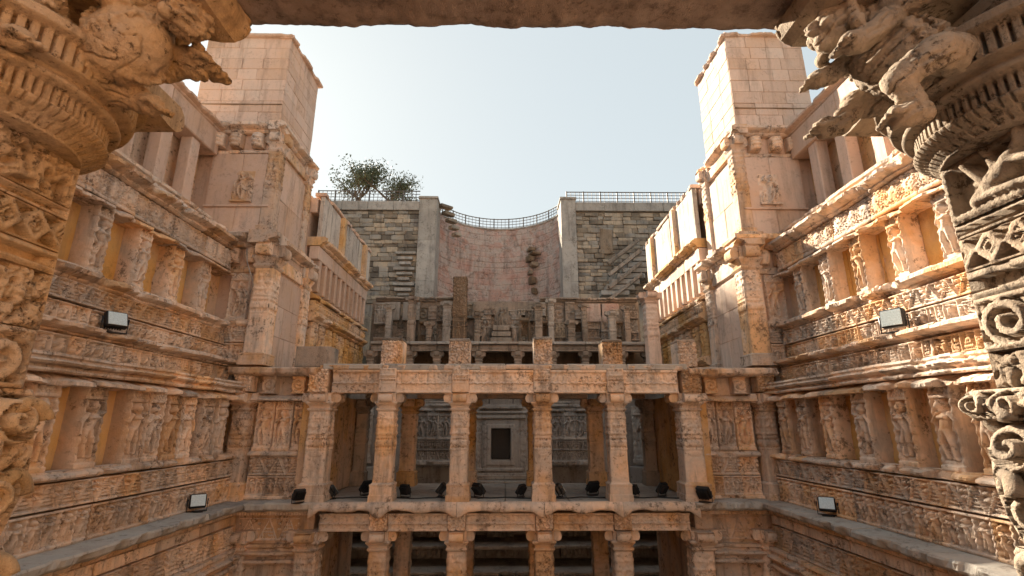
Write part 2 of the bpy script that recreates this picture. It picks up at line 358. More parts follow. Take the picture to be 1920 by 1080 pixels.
def P_scroll(U, V, w, h, seed):
    n = max(1, round(w / h)); p = w / n; f = (U + w / 2) / p; i = np.floor(f); x = (f - i - .5) * p; y = V - h / 2; sg = np.where(i % 2 == 0, 1, -1)
    r = np.hypot(x, y); th = np.arctan2(y * sg, x); sp = .5 + .5 * np.cos(r / h * 26 - th)
    H = .045 * ss(.25, .75, sp) * (r < .47 * h) + .03 * ss(.45, .6, fbm(U * 18, V * 18, seed)) * (r >= .47 * h)
    H = np.maximum(H, .05 * ((V < .07 * h) | (V > .93 * h))); return H
def P_foliage(U, V, w, h, seed, k=9.):
    wx = U * k + 1.2 * (fbm(U * 5, V * 5, seed) - .5); wy = V * k + 1.2 * (fbm(U * 5 + 9, V * 5, seed + 3) - .5)
    f1, f2 = voro(wx, wy, seed); H = .05 * ss(.03, .22, f2 - f1) - .045 * ss(.20, .08, f1) + .012 * np.sin(f1 * 22)
    return H
def P_teeth(U, V, w, h, seed):
    p = h * .75; x = np.abs((U / p) - np.round(U / p)); return .035 * ss(.36, .28, x) * (V < h * .8) + .04 * (V >= h * .8)
def P_flute(U, V, w, h, seed):
    p = .075; x = np.abs((U / p) - np.round(U / p)) * 2; return .028 * np.sqrt(np.clip(1 - x * x, 0, 1)) * (V > .12 * h) * (V < .86 * h) + .03 * ((V <= .12 * h) | (V >= .86 * h))
def P_frieze(U, V, w, h, seed):
    """upper band: carved leaf lobes over a scroll"""
    H = P_foliage(U, V, w, h, seed, 11.) * .7; p = h * .8; f = (U + w / 2) / p; x = (f - np.floor(f) - .5) * p
    H = np.maximum(H, .05 * np.sqrt(np.clip(1 - (x / (p * .36)) ** 2 - ((V - .55 * h) / (h * .36)) ** 2, 0, 1)) - .03 * ss(.55, .75, fbm(U * 30, V * 30, seed + 2)))
    H = np.maximum(H, .045 * (V < .1 * h)); return H
def P_beam(U, V, w, h, seed):
    z = h * .42 + .02 * np.abs(((U / .16) % 1) * 2 - 1); H = .02 * (V < z) + .035 * (np.abs(V - z) < .018)
    H = H + np.where(V > z + .03, .022 * ss(.35, .55, fbm(U * 16, V * 16, seed)), .012 * ss(.4, .6, fbm(U * 10, V * 14, seed + 4)))
    H = np.maximum(H, .05 * (V > .90 * h)); H = np.maximum(H, .045 * (V < .07 * h)); return H
def P_plain(U, V, w, h, seed): return .012 * fbm(U * 5, V * 3, seed) + .01 * fbm(U * 1.5, V * 1.5, seed + 2)
def P_col(U, V, w, h, seed):
    """pillar face: plain foot, belt with slots, carved head"""
    H = .006 * fbm(U * 10, V * 6, seed); e = w / 2 - np.abs(U); v = V / h
    bx = np.abs(U) < w * .42
    for z0, z1 in ((.47, .505), (.585, .615)):
        H = H - .035 * ((v > z0) & (v < z1) & bx & (np.abs(np.abs(U) - w * .14) > .008 * 1) & (np.abs(np.sin(U * 2 * math.pi / (w * .3))) > .25))
    H = H + .014 * ((v > .52) & (v < .57) & (np.abs(np.sin(U * 18)) > .4)) + .012 * ((v > .45) & (v < .63))
    d = np.hypot(U / (w * .34), (v - .40) / .05); H = H + .012 * ss(1, .7, d) * (v < .45)
    H = H + np.where((v > .66) & (v < .98), .018 * ss(.4, .55, fbm(U * 20, V * 16, seed)) * (e > .03) + .012 * (np.sin(V * 2 * math.pi / .17) > .55), 0)
    return H
CARVED = {}
def P_shrine(U, V, w, h, seed):
    H = np.zeros_like(U); a = np.abs(U)
    for k, (fw, z0, z1, d) in enumerate(((.50, 0, .98, .03), (.42, 0, .90, .10), (.30, 0, .78, .16), (.22, .18, .72, .20))): H = np.where((a < fw * w) & (V > z0 * h) & (V < z1 * h), d, H)
    for z0, z1, fw, d in ((.80, .84, .40, .24), (.87, .90, .46, .2), (.93, .97, .36, .22), (.0, .08, .45, .3), (.1, .14, .36, .27)): H = np.where((V > z0 * h) & (V < z1 * h) & (a < fw * w), d, H)
    H = np.where((a > .31 * w) & (a < .41 * w) & (V < .78 * h), H + .02 * ss(.4, .6, fbm(U * 14, V * 10, seed)), H)
    H = np.where((a < .16 * w) & (V > .24 * h) & (V < .66 * h), -1.9, H); return H
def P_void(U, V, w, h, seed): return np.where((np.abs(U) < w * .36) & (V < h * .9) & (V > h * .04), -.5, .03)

CARVED.update({P_fig: 1.7, P_figplain: 1.5, P_row: 2.3, P_tri: 2.3, P_mix: 2.3})
# ------------------------------------------------------------------ shared solids
def revolve4(key, prof, mat, w=1, smooth=False):
    """square lathe: prof = [(half width, z)...]"""
    def mk():
        V = []; F = []
        for r, z in prof:
            for sx, sy in ((-1, -1), (1, -1), (1, 1), (-1, 1)): V.append((sx * r, sy * r, z))
        n = len(prof)
        for i in range(n - 1):
            for k in range(4): F.append([i * 4 + k, i * 4 + (k + 1) % 4, i * 4 + 4 + (k + 1) % 4, i * 4 + 4 + k])
        F.append([3, 2, 1, 0]); F.append([4 * n - 4 + k for k in range(4)]); return mesh_np(key, V, F, mat)
    return cached((key, mat, tuple(prof)), mk)
def lathe(key, prof, mat, n=32, fn=None, smooth=True):
    def mk():
        p = np.array(prof, float); th = np.arange(n + 1) * 2 * math.pi / n; T, I = np.meshgrid(th, np.arange(len(p)))
        r = p[I, 0]; z = p[I, 1]
        if fn is not None: r = r + fn(T, z, r)
        V = np.stack([r * np.cos(T), r * np.sin(T), z], -1).reshape(-1, 3); F = gridF(len(p), n + 1)
        return mesh_np(key, V, F, mat, smooth)
    return cached((key, mat, n), mk)
def extrude(key, outline, th, mat, ch=0):
    """closed outline in x,z (counter-clockwise seen from -y) extruded along y"""
    def mk():
        n = len(outline); V = [(x, -th / 2, z) for x, z in outline] + [(x, th / 2, z) for x, z in outline]
        F = [list(range(n)), list(range(2 * n - 1, n - 1, -1))] + [[i, i + n, (i + 1) % n + n, (i + 1) % n] for i in range(n)]
        return mesh_np(key, V, F, mat)
    return cached((key, mat, th), mk)
def arm_outline(L, h):
    """bracket arm that leaves x=0 and curls up to its end"""
    pts = [(0, 0), (L * .35, .0)]
    for k in range(9):
        a = R(-90 + k * 20); pts.append((L * .68 + .30 * L * math.cos(a), h * .46 + h * .46 * math.sin(a)))
    pts += [(L * .98, h), (0, h)]
    return pts
def capital_set(parent, c, zt, hw, hgt, mat, arms=(0, 180, 90, 270), al=.30, name='capital'):
    """a moulded capital whose top is at zt, with curled bracket arms"""
    zb = zt - hgt; q = hgt
    pr = [(hw * .92, 0), (hw * 1.0, .03 * q), (hw * 1.12, .10 * q), (hw * 1.12, .16 * q), (hw * .96, .20 * q), (hw * 1.02, .30 * q), (hw * 1.28, .44 * q), (hw * 1.28, .52 * q), (hw * 1.05, .56 * q), (hw * 1.05, .96 * q), (hw * 1.15, .965 * q), (hw * 1.15, q)]
    cp = put(name, revolve4('capital_%.2f_%.2f' % (hw, hgt), [(round(a, 3), round(b, 3)) for a, b in pr], mat), parent, (c[0], c[1], zb))
    for a in arms:
        d = Vector((math.cos(R(a)), math.sin(R(a)), 0)) * hw * .9
        put('bracket', extrude('bracket_%.2f_%.2f' % (al, hgt), arm_outline(al, q * .5), hw * 1.5, mat), cp, (c[0] + d.x, c[1] + d.y, zb + .5 * q), a)
    return cp
def pillar(parent, x, y, z0, z1, mat, hw=.225, name='column', seed=0, caph=.42, baseh=.40, cell=.016, arms=(0, 180, 90, 270)):
    h = z1 - z0 - caph - baseh
    def mk():
        nx = int(2 * hw / cell); nz = int(h / cell); U, V = np.meshgrid(np.linspace(-hw, hw, nx), np.linspace(0, h, nz)); Vs = []; Fs = []; n = 0
        H = P_col(U, V, 2 * hw, h, seed); H = H - .012 * (1 - ss(0, .025, hw - np.abs(U))); H = H + .008 * (fbm(U * 14, V * 14, seed) - .5)
        tp = 1 - .07 * (V / h)
        for k in range(4):
            P = np.stack([U * tp, -(hw * tp + H * (1 - .0 * k)), V], -1).reshape(-1, 3); a = k * math.pi / 2
            Q = P.copy(); Q[:, 0] = P[:, 0] * math.cos(a) - P[:, 1] * math.sin(a); Q[:, 1] = P[:, 0] * math.sin(a) + P[:, 1] * math.cos(a)
            Vs.append(Q); Fs.append(gridF(nz, nx, n)); n += nz * nx
        return mesh_np('shaft', np.concatenate(Vs), np.concatenate(Fs), mat, True)
    o = put(name, cached(('shaft', hw, round(h, 2), mat, seed, cell), mk), parent, (x, y, z0 + baseh))
    b = baseh; w_ = hw
    put('base', revolve4('base_%.2f_%.2f' % (hw, baseh), [(round(r * w_, 3), round(z * b, 3)) for r, z in ((1.30, 0), (1.30, .34), (1.22, .36), (1.22, .80), (1.26, .82), (1.26, .90), (1.08, .95), (.98, 1.02))], mat), o, (x, y, z0))
    capital_set(o, (x, y), z1, hw, caph, mat, arms, al=hw * 1.05)
    return o

FACE = {-1: 90, 1: -90}           # a wall on the left faces +X, on the right -X
def SX(s, x): return s * x

# ================================================================== ground, well floor, stairs
def sheet(name, V, F, mat): return struct(put(name, mesh_np(name, V, F, mat), None, (0, 0, 0)))
yz = [(-40, 8.2), (-6, 7.4), (6, 7.6), (13.5, 7.6), (16, 7.8), (24, 12.4), (30, 14.0), (60, 14.0), (900, 14)]
V = []; F = []
for y, z in yz:
    xi = (9.2 if y < 14 else 12.4) if y < 30.5 else 0
    for x in (-900, -60, -12.5, -xi, xi, 12.5, 60, 900): V.append((x, y + (0 if y < 31 else 0), z))
for i in range(len(yz) - 1):
    for k in range(7):
        if k == 3 and yz[i][0] < 30.5: continue
        if yz[i][0] == 30: continue
        F.append([i * 8 + k, i * 8 + k + 1, i * 8 + 9 + k, i * 8 + 8 + k])
# the strip behind the well: follows the round shaft
WC, WR = (-.45, 30.2), 4.35
b0 = len(V); pts = []
for k in range(25):
    a = math.pi - math.pi * k / 24; pts.append((WC[0] + WR * math.cos(a), WC[1] + WR * math.sin(a)))
arc = [(-12.5, 30.0), (-5.0, 30.0)] + pts + [(4.1, 30.0), (12.5, 30.0)]
for x, y in arc: V.append((x, y, 14.0))
for x, y in arc: V.append((x, 60, 14.0))
n = len(arc)
for k in range(n - 1): F.append([b0 + k, b0 + k + 1, b0 + n + k + 1, b0 + n + k])
for sx in (-1, 1):
    q = len(V); V += [(sx * 12.5, 30, 14), (sx * 900, 30, 14), (sx * 900, 60, 14), (sx * 12.5, 60, 14)]; F.append([q, q + 1, q + 2, q + 3] if sx > 0 else [q + 3, q + 2, q + 1, q])
sheet('ground', V, F, 'earth')
sheet('well_floor', [(-9, -12, -7), (9, -12, -7), (9, 36, -7), (-9, 36, -7)], [[0, 1, 2, 3]], 'pit')
V = []; F = []
for k in range(40):
    y = -2.5 - k * .55; z = -7 + k * .38
    q = len(V)
    V += [(-8.6, y, z), (8.6, y, z), (8.6, y, z + .38), (-8.6, y, z + .38), (8.6, y - .55, z + .38), (-8.6, y - .55, z + .38)]
    F += [[q + 1, q, q + 3, q + 2], [q + 2, q + 3, q + 5, q + 4]]
sheet('stairs', V, F, 'ash')

# ================================================================== near side walls with carved niches
def core(parent, s, x0, x1, y0, y1, z0, z1, mat='wall', name='masonry_core'):
    put(name, block(x1 - x0, y1 - y0, z1 - z0, mat, .01), parent, (s * (x0 + x1) / 2, (y0 + y1) / 2, z0))
def side_wall(s, label):
    rz = FACE[s]; Y0, Y1 = 4.2, 12.0; t = thing('carved_wall', label, 'carved wall', (s * 6.2, 8, -7))
    L = lambda x, z: ((s * x, Y0, z), (s * x, Y1, z)) if s < 0 else ((s * x, Y1, z), (s * x, Y0, z))
    k = 0 if s < 0 else 11
    core(t, s, 6.05, 9.3, -12, 12.3, -7, -1.9); core(t, s, 6.58, 9.3, -12, 12.3, -1.9, 1.0); core(t, s, 7.28, 9.3, -12, 12.3, 1.0, 4.55); core(t, s, 8.35, 9.3, 3.5, 12.3, 4.55, 7.6)
    # foot of the wall, below the ledge
    run_relief('figure_panel', 'P_figb', P_fig, t, 'carve', rz, *L(5.98, -4.3), 1.25, .62, seed=k, nv=3, cell=.02)
    run_moulding('moulding', 'multi', t, 'carve', rz, *L(5.98, -3.02), so=1.1, sz=1.15, seed=k)
    run_relief('triangle_frieze', 'P_tri', P_tri, t, 'carve', rz, *L(5.98, -2.60), .46, 1.1, seed=k)
    run_relief('fluted_band', 'P_flute', P_flute, t, 'carve', rz, *L(5.98, -2.13), .20, 1.3, seed=k)
    run_relief('dentil_band', 'P_teeth', P_teeth, t, 'carve', rz, *L(5.93, -1.925), .07, 1.5, seed=k, cell=.012)
    run_moulding('ledge_slab', 'ledge', t, 'ledge', rz, *L(6.15, -1.85), 1.7, so=1.22, sz=.95, back=.5, seed=k, er=.8)
    # storey one
    run_relief('figure_frieze', 'P_row', P_row, t, 'carve', rz, *L(6.22, -1.655), .52, 1.3, seed=k, nv=5)
    run_relief('triangle_frieze', 'P_tri2', P_tri, t, 'carve', rz, *L(6.21, -1.125), .36, 1.0, seed=k + 1)
    run_moulding('cornice_stone', 'torus', t, 'carve', rz, *L(6.24, -.765), so=2.0, sz=.75, seed=k + 1)
    ys = (4.6, 5.45, 6.2, 7.0, 7.87, 8.8, 9.25, 9.75, 10.2, 10.85, 11.4) if s < 0 else (4.8, 5.7, 6.6, 7.25, 8.05, 8.95, 9.9, 10.75, 11.5)
    for i, y in enumerate(ys):
        wd = .40 if i % 3 or s > 0 else .44
        put('pilaster', relief('P_fig', wd, 1.2, P_fig, 'carve', .012, .30, (i + k) % 7), t, (s * 6.3, y, -.64), rz)
    for i in range(8):
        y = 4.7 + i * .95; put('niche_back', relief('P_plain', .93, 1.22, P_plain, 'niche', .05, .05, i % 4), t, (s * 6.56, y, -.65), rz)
    run_moulding('eave_stone', 'eave', t, 'carve', rz, *L(6.5, .52), 1.2, so=1.5, sz=.85, back=.2, seed=k + 2, er=1.3)
    run_moulding('cornice_stone', 'multi', t, 'carve', rz, *L(6.28, .68), 1.4, so=.9, sz=.75, back=.4, seed=k + 1)
    # storey two
    run_relief('scroll_frieze', 'P_mix3', P_mix, t, 'carve', rz, *L(6.62, .95), .36, 1.2, seed=k, back=.4, nv=5)
    run_moulding('ledge_slab', 'cornice', t, 'carve', rz, *L(6.72, 1.30), 1.5, so=1.6, sz=.62, back=.4, seed=k + 3, er=1.3)
    run_relief('figure_frieze', 'P_mix2', P_mix, t, 'carve', rz, *L(6.86, 1.49), .36, 1.3, seed=k + 2, nv=5)
    run_relief('triangle_frieze', 'P_tri2', P_tri, t, 'carve', rz, *L(6.85, 1.86), .34, 1.0, seed=k)
    run_moulding('cornice_stone', 'cornice', t, 'carve', rz, *L(6.90, 2.19), 1.2, so=1.15, sz=.75, back=.4, seed=k + 4, er=1.6)
    for i in range(8):
        y = 4.05 + i * 1.0 if s < 0 else 4.2 + i * 1.0
        if y > 4.1: put('pilaster', relief('P_figs', .34, 1.2, P_fig, 'carve', .012, .32, (i + k + 3) % 6), t, (s * 6.97, y, 2.42), rz)
    for i in range(8):
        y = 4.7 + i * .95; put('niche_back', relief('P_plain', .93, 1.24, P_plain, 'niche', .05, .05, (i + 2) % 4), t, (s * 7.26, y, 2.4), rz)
    run_moulding('eave_stone', 'eave', t, 'carve', rz, *L(7.1, 3.58), 1.2, so=1.1, sz=.7, back=.2, seed=k + 5, er=1.3)
    run_relief('leaf_frieze', 'P_frieze', P_frieze, t, 'carve', rz, *L(6.98, 3.74), .50, 1.1, seed=k, back=.4)
    run_moulding('cornice_stone', 'cornice', t, 'carve', rz, *L(6.95, 4.24), 1.3, so=1.4, sz=.8, back=.5, seed=k, er=1.3)
    run_moulding('cornice_stone', 'torus', t, 'carve', rz, *L(7.05, 4.49), 1.3, so=1.1, back=.6, seed=k + 2)
    run_moulding('cornice_stone', 'cornice', t, 'carve', rz, *L(7.35, 4.66), 1.3, so=1.1, sz=.8, back=.8, seed=k + 2)
    # storey three: plain posts under a long lintel
    for i, y in enumerate((5.2, 6.15, 7.2, 8.2, 9.2, 10.25, 11.25)):
        put('post', block(.30, .34, 2.1, 'ash', .02, i % 3, .006), t, (s * 8.0, y, 4.86), 0)
    for i in range(6): put('sill_stone', block(.45, 1.28, .3, 'ash', .02, i % 3, .006), t, (s * 8.05, 4.9 + i * 1.3, 4.80 - .01))
    for i in range(4): put('lintel', block(.55, 1.94, .66, 'ash', .02, i, .006), t, (s * 8.05, 5.2 + i * 1.95, 6.96))
    run_moulding('cornice_stone', 'cornice', t, 'ash', rz, *L(7.82, 7.62), 1.5, so=.9, sz=.7, back=.6, seed=k)
    put('wall_top', block(1.5, 9, .2, 'ash', .02), t, (s * 8.9, 7.7, 7.62))
    return t
side_wall(-1, 'left carved wall of niches and friezes before the left tower')
side_wall(1, 'right carved wall of niches and friezes catching the sunlight')

# ================================================================== corner towers
def tower(s, label):
    rz = FACE[s]; t = thing('tower', label, 'tower', (s * 6.6, 13, 1.3)); k = 0 if s < 0 else 9
    fx = lambda xa, xb, y, z: ((s * xb, y, z), (s * xa, y, z)) if s < 0 else ((s * xa, y, z), (s * xb, y, z))
    sx = lambda x, ya, yb, z: ((s * x, ya, z), (s * x, yb, z)) if s < 0 else ((s * x, yb, z), (s * x, ya, z))
    def corebox(x0, x1, y0, y1, z0, z1): put('masonry_core', block(x1 - x0, y1 - y0, z1 - z0, 'ash', .01), t, (s * (x0 + x1) / 2, (y0 + y1) / 2, z0))
    # top block
    ztop = 10.75 if s < 0 else 10.95
    xt = 6.22 if s < 0 else 6.38
    corebox(xt + .12, 8.6, 12.12, 14.1, 7.7, ztop)
    ashlar(t, 'ash', 0, *fx(xt, 8.6, 12.0, 7.95), ztop - 7.95, .36, .62, seed=3 + k)
    ashlar(t, 'ash', rz, *sx(xt, 12.02, 14.1, 7.95), ztop - 7.95, .36, .7, seed=5 + k)
    run_moulding('cornice_stone', 'fillet', t, 'ash', 0, *fx(xt - .05, 8.65, 12.0, ztop - .02), 1.2, so=2.6, sz=1.0, back=.3, seed=k, er=.35)
    run_moulding('cornice_stone', 'fillet', t, 'ash', rz, *sx(xt, 11.93, 14.2, ztop - .02), 1.2, so=2.6, sz=1.0, back=.3, seed=k + 1, er=.35)
    put('roof_slab', block(2.3, 2.1, .1, 'ash', .01), t, (s * (xt + 1.25), 13.15, ztop + .02))
    put('string_course', block(8.6 - xt, .04, .03, 'dark', .004), t, (s * (xt + 8.6) / 2, 11.985, 8.52))
    run_moulding('cornice_stone', 'cornice', t, 'carve', 0, *fx(xt - .2, 8.3, 12.05, 7.66), 1.1, so=1.2, sz=.9, seed=k + 2)
    run_moulding('cornice_stone', 'cornice', t, 'carve', rz, *sx(xt, 11.82, 14.4, 7.66), 1.2, so=1.2, sz=.9, seed=k + 3)
    # middle block
    xm = 6.12 if s < 0 else 6.2
    corebox(xm + .12, 8.4, 12.17, 14.4, 4.6, 7.7)
    for i in range(2): put('wall_slab', relief('P_slab', .83, .83 + .0 * i, P_plain, 'ash', .05, .1, i), t, (s * (xm + .55 + .84 * i), 12.06, 4.66), 0)
    for i in range(2): put('wall_slab', relief('P_slab', .83, 1.55, P_plain, 'ash', .05, .1, i + 2), t, (s * (xm + .55 + .84 * i), 12.08, 5.5), 0)
    put('carved_panel', relief('P_figp', .56, .92, P_figplain, 'carve', .012, .05, 1 + k), t, (s * (xm + .86), 12.02, 5.62), 0)
    put('sill_stone', block(1.7, .08, .05, 'ash', .006), t, (s * (xm + .95), 12.03, 5.475))
    run_moulding('cornice_stone', 'fillet', t, 'carve', 0, *fx(xm + .3, 8.0, 12.1, 7.06), 1., seed=k)
    for i, dx in enumerate((.62, 1.2, 1.66)):
        if i != 1 or s > 0 or True: put('corbel', relief('P_corb', .30, .40, lambda U, V, w, h, sd: .24 * np.sqrt(np.clip(1 - (U / (w * .62)) ** 2 - ((V - h * .5) / (h * .75)) ** 2, 0, 1)) + .02 * np.sin(V * 60), 'carve', .02, .1, i), t, (s * (xm + dx), 12.06, 7.22), 0)
    for nm, yy in (('pilaster', 12.2), ('pilaster', 14.1)):
        pillar(t, s * (xm + .14), yy, 4.75, 7.66, 'carve', .17, nm, seed=4, caph=.55, baseh=.22, cell=.02, arms=(0, 180, 270))
    ashlar(t, 'ash', rz, *sx(xm + .06, 12.4, 13.95, 4.75), 2.3, 1.15, .8, seed=15 + k)
    put('lintel', block(.25, 1.75, .3, 'carve', .02), t, (s * (xm + .16), 13.15, 7.22))
    run_moulding('cornice_stone', 'cornice', t, 'carve', 0, *fx(xm - .35, 7.3, 12.05, 4.38), 1.1, so=1.7, sz=1.15, back=.4, seed=k + 1, er=1.3)
    run_moulding('cornice_stone', 'cornice', t, 'carve', rz, *sx(xm - .05, 11.72, 14.6, 4.38), 1.2, so=1.7, sz=1.15, back=.4, seed=k, er=1.3)
    # lower block
    xl = 5.85 if s < 0 else 6.0
    corebox(xl + .12, 8.4, 12.2, 14.5, 1.3, 4.4)
    pillar(t, s * (xl + .22), 12.18, 1.36, 4.40, 'carve', .24, 'pilaster', seed=2, caph=.62, baseh=.3, cell=.02, arms=(0, 180, 270))
    pillar(t, s * (xl + .16), 14.15, 1.36, 4.40, 'carve', .20, 'pilaster', seed=2, caph=.62, baseh=.3, cell=.02, arms=(0, 180, 270))
    ashlar(t, 'ash', rz, *sx(xl + .08, 12.45, 13.95, 1.36), 2.4, .8, .9, seed=25 + k)
    put('lintel', block(.25, 1.75, .35, 'carve', .02), t, (s * (xl + .17), 13.17, 3.86))
    xp = xl + .86
    put('carved_panel', relief('P_figq', .52, 1.25, P_fig, 'carve', .014, .1, 2 + k), t, (s * xp, 12.16, 2.45), 0)
    put('carved_panel', relief('P_rowq', .62, .5, P_row, 'carve', .014, .1, 2 + k), t, (s * xp, 12.14, 1.40), 0)
    put('carved_panel', relief('P_triq', .62, .42, P_tri, 'carve', .014, .1, 2 + k), t, (s * xp, 12.15, 1.93), 0)
    run_moulding('cornice_stone', 'torus', t, 'carve', 0, *fx(xl + .5, xl + 1.3, 12.15, 3.72), 1., seed=k)
    run_moulding('cornice_stone', 'torus', t, 'carve', 0, *fx(xl + .5, xl + 1.3, 12.15, 2.33), 1., so=1.4, seed=k)
    for i in range(2): put('corbel', relief('P_corb', .26, .38, lambda U, V, w, h, sd: .2 * np.sqrt(np.clip(1 - (U / (w * .62)) ** 2 - ((V - h * .5) / (h * .75)) ** 2, 0, 1)), 'carve', .02, .1, i), t, (s * (xl + .65 + .42 * i), 12.1, 3.95), 0)
    # shaded loose face of the tower between storeys, beside the wall
    return t
tower(-1, 'left corner tower of pale ashlar blocks above the pavilion')
tower(1, 'right corner tower with sunlit inner side above the pavilion')

# ================================================================== receding walls behind the towers
def bay_wall(s, label):
    rz = FACE[s]; Y0, Y1 = 14.5, 20.0; k = 0 if s < 0 else 5; t = thing('gallery_wall', label, 'gallery wall', (s * 6.2, 17, -2)); g = 'wall' if s < 0 else 'wall'
    X = 5.72 if s < 0 else 5.95
    L = lambda x, z: ((s * (X + x), Y0, z), (s * (X + x), Y1, z)) if s < 0 else ((s * (X + x), Y1, z), (s * (X + x), Y0, z))
    core(t, s, X + .45, 9.3, Y0, Y1 - .05, 1.0, 7.0, 'ash'); core(t, s, X + .2, 9.3, Y0, Y1 - .05, -7, 1.0)
    zt = 6.98 if s < 0 else 7.35; pm = 'parapet'
    n = 7
    for i in range(n):     # parapet of upright slabs
        l = (Y1 - Y0) / n; put('parapet_slab', block(.14, l - .02, zt - 5.62, pm, .012, i % 4, .006), t, (s * (X + .10 + .012 * (i % 3)), Y0 + (i + .5) * l, 5.6))
    for i in (2, 5): put('parapet_post', block(.16, .26, zt - 5.62, 'wall', .01), t, (s * (X - .02), Y0 + i * .9, 5.6))
    run_moulding('coping_stone', 'fillet', t, 'ash', rz, *L(.05, zt), 1.2, so=1.4, sz=1.2, back=.3, seed=k)
    put('parapet_fill', block(3, Y1 - Y0, .5, 'ash'), t, (s * (X + 1.75), (Y0 + Y1) / 2, zt - .55))
    run_moulding('cornice_stone', 'cornice', t, 'wall', rz, *L(.05, 5.32), 1.2, so=1.2, sz=.95, back=.4, seed=k, er=1.3)
    for i in range(4): put('lintel', block(.3, 1.36, .42, 'ash', .015, i, .006), t, (s * (X + .2), Y0 + .69 + i * 1.375, 4.89))
    for i in range(11): put('post', block(.22, .19, 1.0, 'ash', .015, i % 3, .006), t, (s * (X + .16), Y0 + .3 + i * .50, 3.89))
    run_moulding('eave_stone', 'eave', t, g, rz, *L(.25, 3.62), 1.2, so=1.2, seed=k, er=1.3)
    run_relief('figure_frieze', 'P_rowb', P_row, t, g, rz, *L(.02, 3.22), .38, 1.1, seed=k, back=.4, cell=.022)
    run_moulding('cornice_stone', 'cornice', t, g, rz, *L(.05, 2.98), 1.3, so=1.1, sz=.8, back=.5, seed=k + 1, er=1.4)
    for i in range(9): put('pilaster', relief('P_figb2', .32, 1.0, P_fig, g, .02, .4, (i + k) % 5), t, (s * (X + .06), Y0 + .35 + i * .62, 1.95), rz)
    run_moulding('cornice_stone', 'cornice', t, g, rz, *L(.0, 1.66), 1.3, so=1.2, sz=.9, back=.5, seed=k + 2, er=1.4)
    run_relief('figure_frieze', 'P_rowb', P_row, t, g, rz, *L(-.05, 1.27), .38, 1.1, seed=k + 1, back=.4, cell=.022)
    for i in range(6): put('pilaster', relief('P_figb3', .5, 1.7, P_fig, 'old', .025, .3, (i + k) % 4), t, (s * (X + .1), Y0 + .6 + i * .85, -.9), rz)
    return t
bay_wall(-1, 'long gallery wall with post colonnade receding behind the left tower')
bay_wall(1, 'long gallery wall with pale parapet receding behind the right tower')

# ================================================================== front pavilion
pv = thing('pavilion', 'two storeyed pillared pavilion spanning the well between the towers', 'pavilion', (0, 13.5, -7))
CX = [-2.79, -1.07, .86, 2.60]
ZF, ZR = -1.67, 1.35      # floor and roof levels
for i, x in enumerate(CX):
    pillar(pv, x, 12.15, ZF, .70, 'carve', .205, 'column', seed=i % 2)
    pillar(pv, x, 15.0, ZF, .70, 'wall', .205, 'column', seed=1, cell=.03)
    pillar(pv, x, 12.2, -5.2, -2.28, 'carve', .205, 'column', seed=i % 2, cell=.02)
    pillar(pv, x, 15.0, -5.2, -2.28, 'carve', .205, 'column', seed=1, cell=.03)
    # square blocks above each column, between the beams, and the stubs on the roof
    put('impost', relief('P_imp', .40, .56, P_col, 'carve', .016, .3, i % 3), pv, (x, 11.90, .72), 0)
    put('impost', relief('P_imp2', .38, .34, P_foliage, 'carve', .016, .3, i % 3), pv, (x, 11.92, -2.25), 0)
for (x, w_, zt) in ((-2.75, .50, 1.95), (-1.12, .50, 1.93), (.90, .45, 1.98), (2.58, .48, 1.92), (4.40, .46, 1.92)):
    put('pillar_stub', relief('P_stub', w_, round(zt - 1.33, 2), P_foliage, 'carve', .018, w_, int(x * 3) % 4), pv, (x, 12.0, 1.33), 0)
    put('stub_top', block(w_, w_ + .05, .07, 'old', .02, 2, .01), pv, (x, 12.22, zt))
xs = [-4.30] + CX + [4.30]
for a, b in zip(xs[:-1], xs[1:]):
    l = b - a - .40
    put('beam', relief('P_beam', round(l, 2), .54, P_beam, 'carve', .016, .3, int(a * 5) % 4), pv, ((a + b) / 2, 11.97, .70), 0)
    put('beam', relief('P_beam', round(l, 2), .36, P_beam, 'carve', .016, .3, int(a * 3) % 4), pv, ((a + b) / 2, 11.97, -2.27), 0)
    put('beam', block(l, .3, .5, 'carve', .02), pv, ((a + b) / 2, 15.0, .72))
    put('beam', block(l, .3, .36, 'carve', .02), pv, ((a + b) / 2, 15.0, -2.27))
